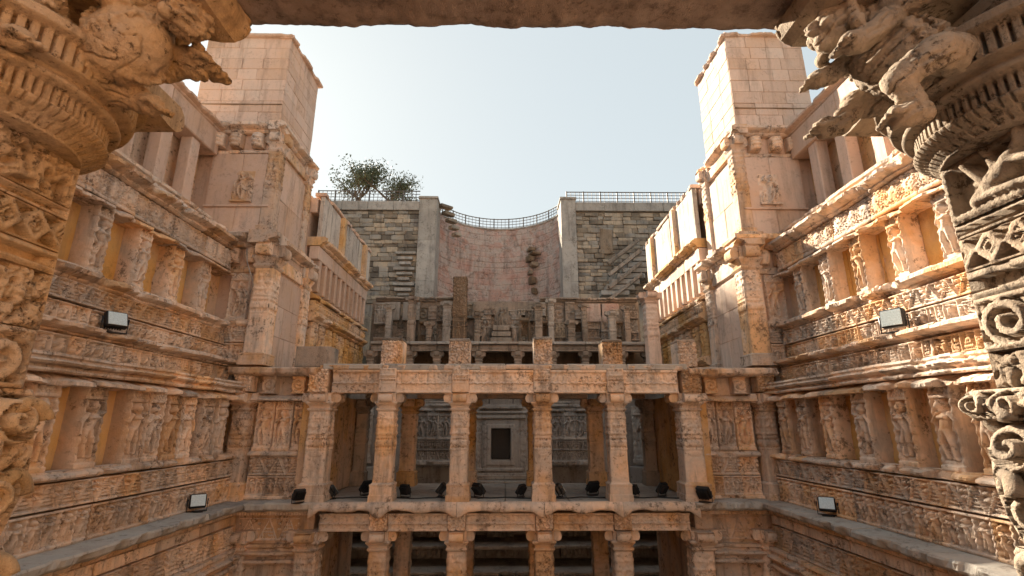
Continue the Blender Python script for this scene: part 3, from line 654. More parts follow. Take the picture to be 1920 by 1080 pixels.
# roof and floor slabs
for i in range(6):
    x0 = -4.35 + i * 1.45
    put('roof_slab', block(1.44, 3.5, .14, 'ledge', .02, i % 3, .01), pv, (x0 + .725, 13.65, 1.245))
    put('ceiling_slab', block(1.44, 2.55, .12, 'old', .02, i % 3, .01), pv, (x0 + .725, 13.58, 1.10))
    put('floor_slab', block(1.44, 3.6, .16, 'ledge', .02, i % 3, .01), pv, (x0 + .725, 13.7, -1.835))
run_moulding('roof_edge', 'fillet', pv, 'carve', 0, (-4.4, 11.95, 1.24), (4.4, 11.95, 1.24), 1.45, so=1.4, sz=1.25, back=.3, seed=2, er=1.2)
def valance(w_, seed):
    def mk():
        n = 60; x = np.linspace(-w_ / 2, w_ / 2, n); b = -.05 - .10 * ss(.35, .5, np.abs(x) / w_) + .035 * (fbm(x * 3, x * 0 + seed, seed) - .5) * 2 - .02 * np.cos(x * 2 * math.pi / w_ * 2)
        fo = .03 * (fbm(x * 4, x * 0 + 7, seed) - .5)
        rows = [(np.full(n, .14), .16 + fo), (np.full(n, .05), .22 + fo), (b + .03, .23 + fo), (b, .20 + fo), (b + .02, 0 * fo)]
        V = np.concatenate([np.stack([x, -o, z], -1) for z, o in rows[::-1]]); F = gridF(5, n)
        V = np.concatenate([V, np.stack([x, 0 * x, .14 + 0 * x], -1)]); i = np.arange(n - 1); F = np.concatenate([F, np.stack([4 * n + i, 4 * n + i + 1, 5 * n + i + 1, 5 * n + i], -1)])
        return mesh_np('valance', V, F, 'carve', False)
    return cached(('val', round(w_, 2), seed), mk)
for i, (a, b) in enumerate(zip(xs[:-1], xs[1:])): put('floor_edge', valance(b - a - .01, i), pv, ((a + b) / 2, 11.98, -1.81), 0)
# end piers and carved wings
for s in (-1, 1):
    rz = FACE[s]; k = 3 if s < 0 else 8
    put('pier', block(.46, 3.3, 2.37, 'wall', .02, 1, .01), pv, (s * 4.58, 13.78, ZF)); put('wing_core', block(1.9, 3.0, 3.0, 'carve', .02), pv, (s * 5.75, 13.85, ZF)); put('wing_core', block(2.4, 3.2, 5.2, 'carve', .02), pv, (s * 5.5, 13.8, -7))
    pillar(pv, s * 4.33, 12.15, ZF, .70, 'carve', .24, 'pilaster', seed=5); pillar(pv, s * 4.36, 12.2, -5.2, -2.28, 'carve', .24, 'pilaster', seed=5)
    pillar(pv, s * 6.18, 12.15, ZF, .70, 'carve', .19, 'pilaster', seed=6); pillar(pv, s * 5.9, 12.2, -5.2, -2.28, 'carve', .2, 'pilaster', seed=6)
    put('impost', relief('P_imp3', .44, .55, P_foliage, 'carve', .016, .3, k), pv, (s * 4.42, 11.93, .71), 0)
    put('impost', relief('P_imp3', .4, .5, P_foliage, 'carve', .016, .3, k + 1), pv, (s * 6.2, 11.95, .74), 0)
    for i, dx in enumerate((4.83, 5.27, 5.71)):
        put('niche_panel', relief('P_fig', .42, 1.12, P_fig, 'carve', .012, .3, (i + k) % 7), pv, (s * dx, 12.26, -.60), 0)
        put('triangle_panel', relief('P_triw', .43, .40, P_tri, 'carve', .014, .3, i), pv, (s * dx, 12.24, -1.14), 0)
        put('figure_panel', relief('P_roww', .43, .42, P_row, 'carve', .012, .3, (i + k) % 4), pv, (s * dx, 12.23, -1.58), 0)
        put('lower_panel', relief('P_figb', .42, 1.25, P_fig, 'carve', .02, .3, (i + k) % 3), pv, (s * dx, 12.25, -4.4), 0)
    wl = lambda z, y=12.24: ((-5.97, y, z), (-4.6, y, z)) if s < 0 else ((4.6, y, z), (5.97, y, z))
    run_moulding('moulding', 'torus', pv, 'carve', 0, *wl(-.74), 1.4, so=1.4, sz=.8, seed=k); run_moulding('moulding', 'fillet', pv, 'carve', 0, *wl(-1.665), 1.4, seed=k, so=2)
    run_moulding('eave_stone', 'eave', pv, 'carve', 0, *wl(.52), 1.4, so=1.0, sz=.6, seed=k, back=.3)
    put('shadow_niche', relief('P_wn', 1.36, .45, P_frieze, 'carve', .02, .1, k % 3), pv, (s * 5.29, 12.5, .66), 0)
    for dx in (4.95, 5.65): put('bracket_block', relief('P_imp4', .3, .40, P_scroll, 'carve', .016, .4, k % 3), pv, (s * dx, 12.12, .70), 0)
    run_moulding('wing_eave', 'ledge', pv, 'carve', 0, *((-6.5, 12.2, 1.10), (-4.35, 12.2, 1.10)) if s < 0 else ((4.35, 12.2, 1.10), (6.5, 12.2, 1.10)), 1.1, so=1.1, sz=1.0, back=.6, seed=k, er=1.5)
    put('wing_roof', block(2.1, 2.6, .1, 'ledge', .02, 1, .01), pv, (s * 5.4, 13.5, 1.24))
    run_moulding('wing_ledge', 'ledge', pv, 'ledge', 0, *((-6.3, 12.1, -1.86), (-4.2, 12.1, -1.86)) if s < 0 else ((4.2, 12.1, -1.86), (6.3, 12.1, -1.86)), 1.1, so=1.05, back=.7, seed=k + 1, er=1.3)
    put('dentil_band', relief('P_teeth', 1.9, .08, P_teeth, 'carve', .014, .3, 0), pv, (s * 5.25, 11.93, -1.94), 0)
    run_moulding('moulding', 'multi', pv, 'carve', 0, *wl(-2.95), 1.4, so=1.2, sz=1.1, seed=k, back=.3)
    put('lower_frieze', relief('P_tri', 1.34, .46, P_tri, 'carve', .014, .3, 1), pv, (s * 5.29, 12.22, -2.5), 0)
    # little pillars standing deep in the side bays
    pillar(pv, s * 4.15, 15.0, ZF, .7, 'old', .16, 'column', seed=3, cell=.03)

# loose block on the left terrace, pillars standing on the roofs
def solo(name, mesh, label, cat, loc, rz=0, group=None): return tag(put(name, mesh, None, loc, rz), label, cat, group)
solo('stone_block', relief('P_blockt', .84, .50, P_plain, 'old', .02, .6, 3), 'dark grey stone block lying on the left pavilion wing', 'stone block', (-4.72, 12.2, 1.34))
tall = thing('broken_pillar', 'tall dark carved broken pillar standing up before the pink well wall', 'pillar', (-1.78, 18.7, 2.9))
def stele(parent, x, y, z0, h, hw, mat, sd_):
    for k in range(4):
        a = k * 90; d = Matrix.Rotation(R(a), 4, 'Z') @ Vector((0, -hw, 0))
        for j, (za, zb) in enumerate(((0, .38), (.385, .70), (.705, 1))):
            put('carved_block', relief('P_ste%d' % j, 2 * hw - .02, round((zb - za) * h, 2), (P_fig, P_foliage, P_foliage)[j], mat, .022, hw * .9, sd_ + j), parent, (x + d.x * .8, y + d.y * .8, z0 + za * h), a)
stele(tall, -1.78, 18.7, 2.9, 2.62, .25, 'dark', 3)
cl = thing('standing_column', 'single pale column with spreading capital before the right gallery wall', 'column', (4.45, 14.9, 1.35))
pillar(cl, 4.45, 14.9, 1.32, 3.92, 'ash', .19, 'shaft', seed=3, caph=.36, baseh=.2, cell=.025)

# ================================================================== rear pavilion: shrine front, gallery and ruined wall
rv = thing('shrine_front', 'grey carved shrine front with dark doorway behind the pavilion', 'shrine', (-.15, 18.5, -7))
for i, (x0, x1, z0, z1) in enumerate(((-5.8, -.62, -7, 1.4), (.28, 5.8, -7, 1.4), (-.60, .26, -7, -1.4), (-.60, .26, .0, 1.4))):
    put('wall', block(x1 - x0, .5, z1 - z0, 'shrine', .01, i), rv, ((x0 + x1) / 2, 19.1, z0))
put('shrine_frame', relief('P_shrine', 2.2, 2.55, P_shrine, 'shrine', .02, .3, 1), rv, (-.17, 18.55, -1.85), 0)
put('doorway_shade_slab', block(.66, .05, 1.04, 'black', .008), rv, (-.17, 18.9, -1.22))  # black slab added in the opening; its colour paints the doorway's shade
for i, (x, w_) in enumerate(((-2.62, 1.2), (2.30, 1.2))):
    put('side_shrine', relief('P_fig_s', .44, 1.0, P_fig, 'shrine', .02, .4, i), rv, (x - .42, 18.62, -.55), 0)
    put('side_shrine', relief('P_fig_s', .44, 1.0, P_fig, 'shrine', .02, .4, i + 2), rv, (x, 18.55, -.55), 0)
    put('side_shrine', relief('P_fig_s', .44, 1.0, P_fig, 'shrine', .02, .4, i + 1), rv, (x + .42, 18.62, -.55), 0)
    put('frieze', relief('P_rowr', 1.25, .32, P_row, 'shrine', .02, .4, i), rv, (x, 18.55, -.9), 0); put('frieze', relief('P_trir', 1.25, .32, P_tri, 'shrine', .02, .4, i), rv, (x, 18.55, -1.24), 0)
    run_moulding('moulding', 'multi', rv, 'shrine', 0, (x - .72, 18.6, .46), (x + .72, 18.6, .46), 1.5, seed=i); run_moulding('moulding', 'cornice', rv, 'shrine', 0, (x - .6, 18.6, .80), (x + .6, 18.6, .80), 1.5, sz=.8, seed=i)
    run_moulding('moulding', 'ledge', rv, 'shrine', 0, (x - .72, 18.7, -1.42), (x + .72, 18.7, -1.42), 1.5, seed=i, so=1.2)
for i in range(5): put('step', block(2.3 + .12 * i, .35, .16, 'ledge', .02, i % 3, .01), rv, (-.15, 18.35 - .28 * i, -1.86 - .17 * i))
for i in range(6): put('ledge_slab', block(1.9, 1.5, .16, 'ledge', .02, i % 3, .01), rv, (-4.75 + 1.9 * i, 17.9, -2.62))
for s in (-1, 1):     # angled niche panels at both sides of the court
    put('angled_panel', relief('P_ang', 1.0, 1.9, P_fig, 'ledge', .02, .3, 3 if s < 0 else 4), rv, (s * 4.85 - .1, 17.7, -1.3), 55 * -s)
    put('angled_plinth', block(1.1, .5, .9, 'ledge', .03, 1, .01), rv, (s * 4.9 - .1, 17.8, -2.3), 55 * -s)
# horizontal ledges in the lower storey
for i, z in enumerate((-2.95, -3.35, -3.8, -4.4, -5.0)):
    run_moulding('ledge_slab', 'ledge', rv, 'plaster', 0, (-5.2, 18.7 - .5 * i, z), (5.2, 18.7 - .5 * i, z), 2.1, so=1.9, sz=.8, back=.8, seed=i, er=.6)
for i, x in enumerate((-2.6, -.17, 2.3)): put('lower_niche', relief('P_fig_l', .9, .9, P_row, 'shrine', .03, .3, i), rv, (x, 18.2, -4.3), 0)
# gallery above
gx = [-5.0, -3.55, -2.55, -1.0, .45, 1.75, 2.95, 4.3, 5.3]
for i, x in enumerate(gx):
    pillar(rv, x, 18.5, 1.38, 2.62, 'old', .13, 'gallery_column', seed=2, caph=.40, baseh=.12, cell=.03)
for i, (a, b) in enumerate(zip(gx[:-1], gx[1:])):
    put('gallery_beam', relief('P_gb', round(b - a - .02, 2), .22, P_beam, 'old', .03, .3, i % 3), rv, ((a + b) / 2, 18.36, 2.60), 0)
    put('gallery_roof', block(b - a - .01, 2.4, .1, 'ledge', .02, i % 3, .01), rv, ((a + b) / 2, 19.4, 2.84))
    put('gallery_sill', block(b - a - .01, .5, .12, 'ledge', .02, i % 3, .01), rv, ((a + b) / 2, 18.45, 1.30))
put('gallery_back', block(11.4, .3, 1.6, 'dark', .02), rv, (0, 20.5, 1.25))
rw = thing('ruined_wall', 'broken grey wall of carved fragments below the pink well shaft', 'ruined wall', (0, 21.3, 2.8))
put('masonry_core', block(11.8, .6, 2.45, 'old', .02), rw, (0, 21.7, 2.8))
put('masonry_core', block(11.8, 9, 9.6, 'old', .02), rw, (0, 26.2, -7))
rr = random.Random(5)
x = -5.7; i = 0
while x < 5.7:
    w_ = rr.choice((.28, .34, .42, .5, .62)); top = 5.2 - (.35 if -1.6 < x < 1.4 else 0) - rr.uniform(0, .12); z = 2.9
    while z < top - .15:
        h = min(rr.choice((.4, .55, .7, .95)), top - z); fn = rr.choice((P_fig, P_row, P_plain, P_foliage, P_scroll, P_beam))
        if abs(x + w_ / 2 + .22) < .5 and fn is P_plain: fn = P_fig
        mt = rr.choice(('old', 'old', 'far', 'plaster'))
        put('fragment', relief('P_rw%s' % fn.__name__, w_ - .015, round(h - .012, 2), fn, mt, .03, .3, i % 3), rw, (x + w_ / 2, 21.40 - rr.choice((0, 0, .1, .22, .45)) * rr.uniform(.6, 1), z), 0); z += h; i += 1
    x += w_
for (a, b, z0, z1) in ((-5.3, -4.62, 4.35, 5.15), (-4.5, -3.75, 4.35, 5.15), (3.35, 4.15, 4.3, 5.1), (4.2, 4.95, 4.3, 5.1)):
    put('blank_slab', relief('P_bs', round(b - a - .02, 2), round(z1 - z0, 2), P_plain, 'pink' if a > 0 else 'plaster', .05, .2, int(a * 3) % 3), rw, ((a + b) / 2, 21.15, z0))
for a, b in ((-5.7, -3.1), (-3.05, -1.9), (1.5, 3.1), (3.1, 5.8)): run_moulding('cornice_stone', 'cornice', rw, 'old', 0, (a, 21.3, 5.2), (b, 21.3, 5.2), 1.3, so=1.2, sz=.6, seed=int(a * 3) % 4, back=.6)
for xx in (-.95, -.75, .35, .55): put('pilaster', relief('P_figr', .24, 1.6, P_fig, 'old', .025, .3, int(xx * 7) % 4), rw, (xx, 21.0, 3.0), 0)
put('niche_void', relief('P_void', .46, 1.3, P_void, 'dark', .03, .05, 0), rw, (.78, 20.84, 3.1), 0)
for i, xx in enumerate((-4.9, -3.9, -3.2, -2.45, -1.2, 1.35, 1.9, 2.7, 3.3, 4.4, 5.1)):
    pillar(rw, xx, 20.5 - .3 * (i % 2), 2.92, 2.92 + (1.9, 2.2, 1.2, 2.0, 1.6)[i % 5], 'old' if i % 3 else 'plaster', .12 + .03 * (i % 2), 'short_pillar', seed=2, caph=.3, baseh=.16, cell=.03)
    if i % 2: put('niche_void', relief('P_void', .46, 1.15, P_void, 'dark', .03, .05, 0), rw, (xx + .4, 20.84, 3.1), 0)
put('statue', relief('P_stat', .6, .9, P_figplain, 'old', .025, .2, 2), rw, (-.2, 20.95, 4.0), 0)
for z in (3.3, 3.55, 3.8): put('statue_plinth', block(.9 - (z - 3.3) * .4, .5, .2, 'old', .03, 1, .01), rw, (-.2, 20.8, z))

# ================================================================== well shaft and flanking walls
ws = thing('well_shaft', 'concave pink masonry wall of the round well shaft', 'well shaft', (-.45, 30, 5))
def shaft_mesh():
    n = 220; zc = np.linspace(4, 14.02, 260); th = np.linspace(math.pi, 0, n); T, Z = np.meshgrid(th, zc)
    cr = (Z / .42); fr = cr - np.floor(cr); bl = T * WR / .8 + .5 * (np.floor(cr) % 2); bf = np.abs(bl - np.round(bl)); blk_ = h2(np.floor(cr), np.round(bl + .5), 4)
    r = WR + .06 * ((fr < .12) | (bf < .04)) * (fbm(T * 3, Z * .7, 1) > .36) - .05 * (blk_ - .5) + .05 * (fbm(T * 9, Z * 1.4, 3) - .5) + .10 * ss(.62, .74, fbm(T * 5, Z * .9, 8))
    V = np.stack([WC[0] + r * np.cos(T), WC[1] + r * np.sin(T), Z], -1).reshape(-1, 3); return mesh_np('lining', V, gridF(260, n), 'pink', False)
put('lining', shaft_mesh(), ws, (0, 0, 0))
nseg = 14
for k in range(nseg):
    a = math.pi - math.pi * (k + .5) / nseg; put('coping_stone', block(WR * math.pi / nseg + .1, .5, .12, 'plaster', .015, k % 3, .008), ws, (WC[0] + (WR + .2) * math.cos(a), WC[1] + (WR + .2) * math.sin(a), 13.95), math.degrees(a) - 90)
for (x, y, z, w_, d, h) in ((1.78, 33.6, 11.9, .5, .7, .3), (2.05, 33.4, 11.6, .7, .7, .22), (1.7, 33.6, 11.15, .45, .6, .4), (1.95, 33.5, 10.75, .5, .6, .3), (1.7, 33.7, 10.2, .3, .5, .35), (1.85, 33.6, 9.5, .4, .5, .5), (2.0, 33.6, 8.8, .35, .4, .4)):
    put('corbel', block(w_, d, h, 'dark', .05, int(z * 3) % 5, .05), ws, (x, y, z), 20)
for j in range(5):
    put('corbel', block(.9 - .1 * j, .5, .22, 'far', .03, j, .03), ws, (-4.1 + .18 * j, 30.9 + .2 * j, 14.0 - .42 * j), 40)
for k, (x0, x1, lab) in enumerate(((-5.65, -4.50, 'grey plastered pier on the left of the round shaft'), (3.56, 4.52, 'grey plastered pier on the right of the round shaft'))):
    p = thing('pier', lab, 'pier', ((x0 + x1) / 2, 30, 4)); 
    for j, (za, zb) in enumerate(((4, 8.6), (8.61, 11.3), (11.31, 14.2))): put('plaster_face', relief('P_pier', round(x1 - x0, 2), round(zb - za, 2), P_plain, 'plaster', .12, 1.6, j + k), p, ((x0 + x1) / 2, 29.75, za), 0)
    put('cap', block(x1 - x0 + .12, 1.9, .14, 'plaster', .02, 1, .01), p, ((x0 + x1) / 2, 30.6, 14.2))
def flank(x0, x1, label, seed):
    t = thing('rubble_wall', label, 'stone wall', ((x0 + x1) / 2, 30, 4)); rr = random.Random(seed)
    put('masonry_core', block(x1 - x0, 1.4, 9.6, 'far', .02), t, ((x0 + x1) / 2, 30.85, 4))
    z = 7.2; j = 0
    while z < 13.3:
        h = rr.choice((.24, .3, .36)); h = min(h, 13.42 - z); x = x0
        while x < x1 - .05:
            l = min(rr.uniform(.35, .95), x1 - x)
            if x1 - x - l < .2: l = x1 - x
            put('stone', block(round(l - .01, 2), .3, round(h - .014, 3), 'far', .03, j % 6, .02), t, (x + l / 2, 30.12 + rr.uniform(-.05, .07), z)); x += l; j += 1
        z += h
    for i in range(4):
        l = (x1 - x0) / 4; put('coping_stone', block(l - .015, .7, .62, 'plaster', .02, i, .01), t, (x0 + (i + .5) * l, 30.2, 13.44))
    return t
fl = flank(-12.4, -5.67, 'left rubble stone wall under the railing with trees', 2)
for i in range(9): put('step_stone', block(.7 + .3 * (i % 3), .5, .18, 'plaster', .02, i % 4, .02), fl, (-6.35 - .05 * (i % 2), 29.85, 7.6 + i * .34))
fr_ = flank(4.54, 12.2, 'right rubble stone wall with a dark block coloured as a shaded hollow and diagonal stair', 7)
put('recess_shade_block', block(.7, .34, 1.7, 'dark', .08, 3, .12), fr_, (6.45, 30.0, 10.5))  # solid dark block; its colour stands in for the shade of a hollow
stf = thing('stair_flight', 'weathered grey stair flight climbing right beside the rubble wall', 'stairs', (7.6, 29, 7.4))
for i in range(9): put('step', block(1.7, .8, .30, 'ledge', .03, i % 4, .02), stf, (6.6 + i * .34, 29.25, 7.5 + i * .36), 0)
for i in range(4): put('stringer', block(2.6, .3, .22, 'old', .03, i, .02), stf, (7.3, 28.75, 7.9 + i * .75), 0, rot=Matrix.Rotation(R(-38), 4, 'Y'))

# ------------------------------------------------------------------ railings
def tube_mesh(key, pts, r, mat, n=6, taper=None):
    def mk():
        P = [Vector(p) for p in pts]; V = []; F = []; m = len(P); up = Vector((0, 0, 1))
        for i, p in enumerate(P):
            d = (P[min(i + 1, m - 1)] - P[max(i - 1, 0)]).normalized(); a = d.cross(up)
            if a.length < 1e-3: a = Vector((1, 0, 0))
            a.normalize(); b = d.cross(a); rr_ = r if taper is None else taper(i / (m - 1))
            for k in range(n):
                t = 2 * math.pi * k / n; V.append(p + (a * math.cos(t) + b * math.sin(t)) * rr_)
        for i in range(m - 1):
            for k in range(n): F.append([i * n + k, i * n + (k + 1) % n, i * n + n + (k + 1) % n, i * n + n + k])
        F.append(list(range(n))[::-1]); F.append([(m - 1) * n + k for k in range(n)])
        return mesh_np(key or 'rail', [tuple(v) for v in V], F, mat, True)
    return cached((key, mat), mk) if key else mk()
def railing(path, label):
    t = thing('railing', label, 'railing', path[0]); P = [Vector(p) for p in path]
    for dz, r in ((.82, .035), (.60, .022), (.38, .022), (.16, .022)): put('rail', tube_mesh(None, [p + Vector((0, 0, dz)) for p in P], r, 'steel'), t, (0, 0, 0))
    d = 0; nxt = 0; c = 0
    for a, b in zip(P[:-1], P[1:]):
        l = (b - a).length
        while nxt <= d + l:
            p = a + (b - a) * ((nxt - d) / l); big = c % 4 == 0
            put('post' if big else 'bar', cached(('post', big), lambda: mesh_np('post', *cbox(.08 if big else .03, .08 if big else .03, .86 if big else .8, .004), 'steel')), t, p); nxt += .28; c += 1
        d += l
    return t
railing([(-12.4, 30.1, 14.06), (-5.7, 30.1, 14.06)], 'straight dark railing on the left rubble wall before the trees')
railing([(4.0, 30.1, 14.06), (12.2, 30.1, 14.06)], 'straight dark railing on the right rubble wall')
railing([(WC[0] + (WR + .2) * math.cos(math.pi - math.pi * k / 40), WC[1] + (WR + .2) * math.sin(math.pi - math.pi * k / 40), 14.06) for k in range(3, 40)], 'curved dark railing round the rim of the well shaft')

# ------------------------------------------------------------------ trees
def tree(x, y, z, ht, wd, seed, label, lean=0):
    rr = random.Random(seed); t = thing('tree', label, 'tree', (x, y, z), 'trees behind the left railing'); tips = []; TV = []; TF = []
    def limb(p, d, l, r, lev):
        pts = [p]; q = p.copy(); dd = d.copy()
        for k in range(4):
            dd = (dd + Vector((rr.uniform(-.3, .3), rr.uniform(-.3, .3), rr.uniform(-.05, .2)))).normalized(); q = q + dd * l / 4; pts.append(q.copy())
        me_v = []; n = 5; o = len(TV)
        for i, pp in enumerate(pts):
            a = dd.cross(Vector((.3, .9, .1))).normalized(); b = dd.cross(a); r_ = r * (1 - .5 * i / 4)
            for k in range(n): TV.append(tuple(pp + (a * math.cos(2 * math.pi * k / n) + b * math.sin(2 * math.pi * k / n)) * r_))
        for i in range(4):
            for k in range(n): TF.append([o + i * n + k, o + i * n + (k + 1) % n, o + i * n + n + (k + 1) % n, o + i * n + n + k])
        if lev >= 3: tips.append(q); tips.append(pts[2]); return
        for k in range(rr.choice((3, 3, 4))):
            a = rr.uniform(0, 6.28); sp = rr.uniform(.5, 1.0); nd = (dd * (1 - sp * .4) + Vector((math.cos(a) * wd, math.sin(a), .15)) * sp).normalized()
            limb(pts[rr.choice((2, 3, 4))], nd, l * rr.uniform(.55, .8), r * .55, lev + 1)
    limb(Vector((0, 0, 0)), Vector((lean, 0, 1)), ht * .42, ht * .03, 0)
    put('trunk', mesh_np('trunk', TV, TF, 'bark', True), t, (x, y, z))
    nr = np.random.RandomState(seed); LV = []; n = 0
    for p in tips:
        k = rr.randint(26, 60); c = np.array(p) + nr.normal(0, ht * .045, (k, 3)); s_ = nr.uniform(.03, .075, (k, 1)) * ht / 4
        a = nr.normal(0, 1, (k, 3)); a /= np.linalg.norm(a, axis=1, keepdims=True); b = np.cross(a, nr.normal(0, 1, (k, 3))); b /= np.linalg.norm(b, axis=1, keepdims=True)
        LV.append(np.stack([c - a * s_, c + b * s_ * .5, c + a * s_, c - b * s_ * .5], 1).reshape(-1, 3))
    LV = np.concatenate(LV); put('crown', mesh_np('crown', LV, np.arange(len(LV)).reshape(-1, 4), 'leaf'), t, (x, y, z))
tree(-10.7, 34.5, 13.9, 7.0, 1.0, 4, 'sparse dark tree nearer the left tower behind the railing')
tree(-8.75, 34.0, 13.9, 6.0, 1.0, 9, 'rounder dense tree nearer the well shaft behind the railing')

# ================================================================== floodlights
def flood_meshes():
    bm = cbox(.34, .12, .30, .02); fin = cbox(.016, .09, .24, .003); gl = cbox(.29, .015, .25, .004)
    U_ = [(-.20, 0, .17), (-.20, 0, -.09), (.20, 0, -.09), (.20, 0, .17)]
    return (mesh_np('housing', *bm, 'black'), mesh_np('fin', *fin, 'black'), mesh_np('glass', *gl, 'glass'), tube_mesh('yoke', U_, .014, 'black'), mesh_np('foot', *cbox(.24, .18, .02, .004), 'black'))
FM = flood_meshes()
def flood(x, y, z, rz, tilt, label, sc=1.):
    t = thing('floodlight', label, 'floodlight', (x, y, z), 'floodlights on the ledges and floors')
    B = Matrix.Translation((x, y, z)) @ Matrix.Rotation(R(rz), 4, 'Z') @ Matrix.Diagonal((sc, sc, sc, 1)); H = B @ Matrix.Translation((0, 0, .24)) @ Matrix.Rotation(R(tilt), 4, 'X') @ Matrix.Translation((0, 0, -.15))
    def at(nm, me, mw, par): o = bpy.data.objects.new(nm, me); return link(o, par, mw)
    h = at('housing', FM[0], H, t); at('glass', FM[2], H @ Matrix.Translation((0, -.062, .025)), h)
    for k in range(7): at('fin', FM[1], H @ Matrix.Translation((-.12 + .04 * k, .09, .03)), h)
    at('yoke', FM[3], B @ Matrix.Translation((0, 0, .115)), t); at('foot', FM[4], B, t)
flood(-6.02, 10.55, -1.66, 35, -20, 'black floodlight with pale glass on the left grey ledge', .85)
flood(6.05, 10.0, -1.66, -35, -28, 'black floodlight with pale glass on the right grey ledge', .85)
flood(-6.62, 8.35, 1.47, 60, -22, 'floodlight with bluish glass mounted high on the left wall', .95)
flood(6.55, 8.15, 1.47, -62, -4, 'floodlight with white glass mounted high on the right wall', 1.05)
for i, (x, y, rz, tl, lab) in enumerate((
    (-4.52, 11.72, 180, -20, 'black floodlight at the foot of the left end pilaster'),
    (-4.02, 12.4, 200, -30, 'black floodlight just inside the left end pilaster'),
    (-3.4, 13.0, 160, -20, 'black floodlight left of the first pavilion column'),
    (-2.36, 12.6, 190, -25, 'black floodlight right of the first pavilion column'),
    (-1.55, 12.75, 170, -30, 'black floodlight left of the second pavilion column'),
    (-.62, 12.5, 190, -25, 'black floodlight right of the second pavilion column'),
    (.36, 12.6, 175, -30, 'black floodlight left of the third pavilion column'),
    (1.3, 12.55, 185, -20, 'black floodlight right of the third pavilion column'),
    (2.12, 12.9, 170, -25, 'black floodlight left of the fourth pavilion column'),
    (3.05, 12.6, 200, -30, 'black floodlight right of the fourth pavilion column'),
    (3.75, 12.7, 160, -25, 'black floodlight just inside the right end pilaster'),
    (4.4, 11.74, 180, -20, 'black floodlight at the foot of the right end pilaster'))): flood(x, y, ZF + .0, rz + (55, -70, 80, -40, 95, -60, 65, -85, 40, -75, 60, -50)[i], tl - 8 * (i % 3), lab, .76 + .06 * (i % 3))
solo('cable', tube_mesh('cable', [(-6.55, 11.9, 4.30), (-6.45, 11.82, 3.9), (-6.30, 11.80, 3.55), (-6.22, 11.84, 3.3), (-6.3, 11.86, 3.1)], .012, 'cable'), 'thin grey cable hanging beside the left tower pilaster', 'cable', (0, 0, 0))

solo('cable', tube_mesh('floor_cable', [(-4.5 + .18 * k, 12.42 + .07 * math.sin(k * 1.3) + .05 * math.sin(k * .37), ZF + .018) for k in range(50)], .014, 'black'), 'thin black cable lying along the pavilion floor between the floodlights', 'cable', (0, 0, 0))
# ================================================================== foreground: two carved pillars and the beam
def drum(key, hw, z0, z1, fn, mat, seed, cell=.011, amp=1.0, bulge=0.):
    def mk():
        h = z1 - z0; nx = int(2 * hw / cell); nz = max(6, int(h / cell)); U, V = np.meshgrid(np.linspace(-hw, hw, nx), np.linspace(0, h, nz)); Vs = []; Fs = []; n = 0
        for k in range(4):
            H = fn(U, V, 2 * hw, h, seed + k) * amp; H = H + .007 * (fbm(U * 30, V * 30, seed) - .5) - .015 * ss(.62, .75, fbm(U * 7, V * 7, seed + k))
            ed = np.minimum(V, h - V); H = H - .02 * (1 - ss(0, .025, ed)); wv = hw + bulge * np.sin(np.pi * V / h); f = wv / hw
            H = H * ss(0, .03, hw - np.abs(U)) 
            P = np.stack([U * f, -(wv + H), V], -1).reshape(-1, 3); a = k * math.pi / 2; Q = P.copy()
            Q[:, 0] = P[:, 0] * math.cos(a) - P[:, 1] * math.sin(a); Q[:, 1] = P[:, 0] * math.sin(a) + P[:, 1] * math.cos(a); Vs.append(Q); Fs.append(gridF(nz, nx, n)); n += nz * nx
        q = np.concatenate(Vs); b = len(q); 
        q = np.concatenate([q, [[-hw, -hw, 0], [hw, -hw, 0], [hw, hw, 0], [-hw, hw, 0], [-hw, -hw, h], [hw, -hw, h], [hw, hw, h], [-hw, hw, h]]])
        return mesh_np(key, q, np.concatenate(Fs + [np.array([[b + 3, b + 2, b + 1, b], [b + 4, b + 5, b + 6, b + 7]])]), mat, True)
    return mk()
def P_holes(U, V, w, h, seed):
    """flat foliage pierced by deep drilled gaps and cut by veins"""
    x = U * 8 + .8 * (fbm(U * 6, V * 6, seed) - .5) * 2; y = V * 8 + .8 * (fbm(U * 6 + 4, V * 6, seed + 5) - .5) * 2
    f1, f2 = voro(x, y * .8, seed); th = fbm(U * 9, V * 9, seed + 2); H = -.10 * ss(.30, .22, f1 - .14 * (th - .5)) * (h2(np.floor(x), np.floor(y), seed) > .12)
    vein = np.abs(fbm(U * 11, V * 11, seed + 21, 2) - .5); H = H - .022 * ss(.035, .015, vein); H = H - .03 * ss(.06, .02, f2 - f1) + .014 * ss(.3, .5, f1)
    return H
def P_diamond(U, V, w, h, seed):
    """flat band cut by triangular gaps, a drilled lozenge in each diamond"""
    p = h * .85; x = np.abs((U / p) - np.round(U / p)) * 2; y = np.abs(V / h - .5) * 2; d = x + y + .12 * (fbm(U * 14, V * 14, seed) - .5)
    H = np.where(d > 1.08, -.09, .012) + np.where((d > .42) & (d < .52), -.03, 0) + np.where(d < .2, -.06, 0)
    return np.where((y > .88), .012, H)
def P_lotus(U, V, w, h, seed):
    """framed roundel with a reclining figure"""
    e = np.minimum.reduce([w / 2 - np.abs(U), V, h - V]); H = np.where(e < .06, .03 + .012 * beads(U + V, .05), -.05)
    rr = random.Random(seed); a = rr.uniform(.3, .6)
    for (p, q, ra, rb) in (((-.18, .10), (.02, .22), .07, .085), ((.02, .22), (.16, .34), .08, .05), ((.16, .34), (.20, .44), .05, .02), ((-.10, .2), (-.2, .36), .04, .03), ((0, .24), (-.06, .42), .045, .025), ((-.16, .1), (.2, .08), .05, .04), ((.1, .26), (.25, .2), .045, .03)):
        H = np.maximum(H, cap(U, V, p, q, ra, rb, .11) - .04)
    return H
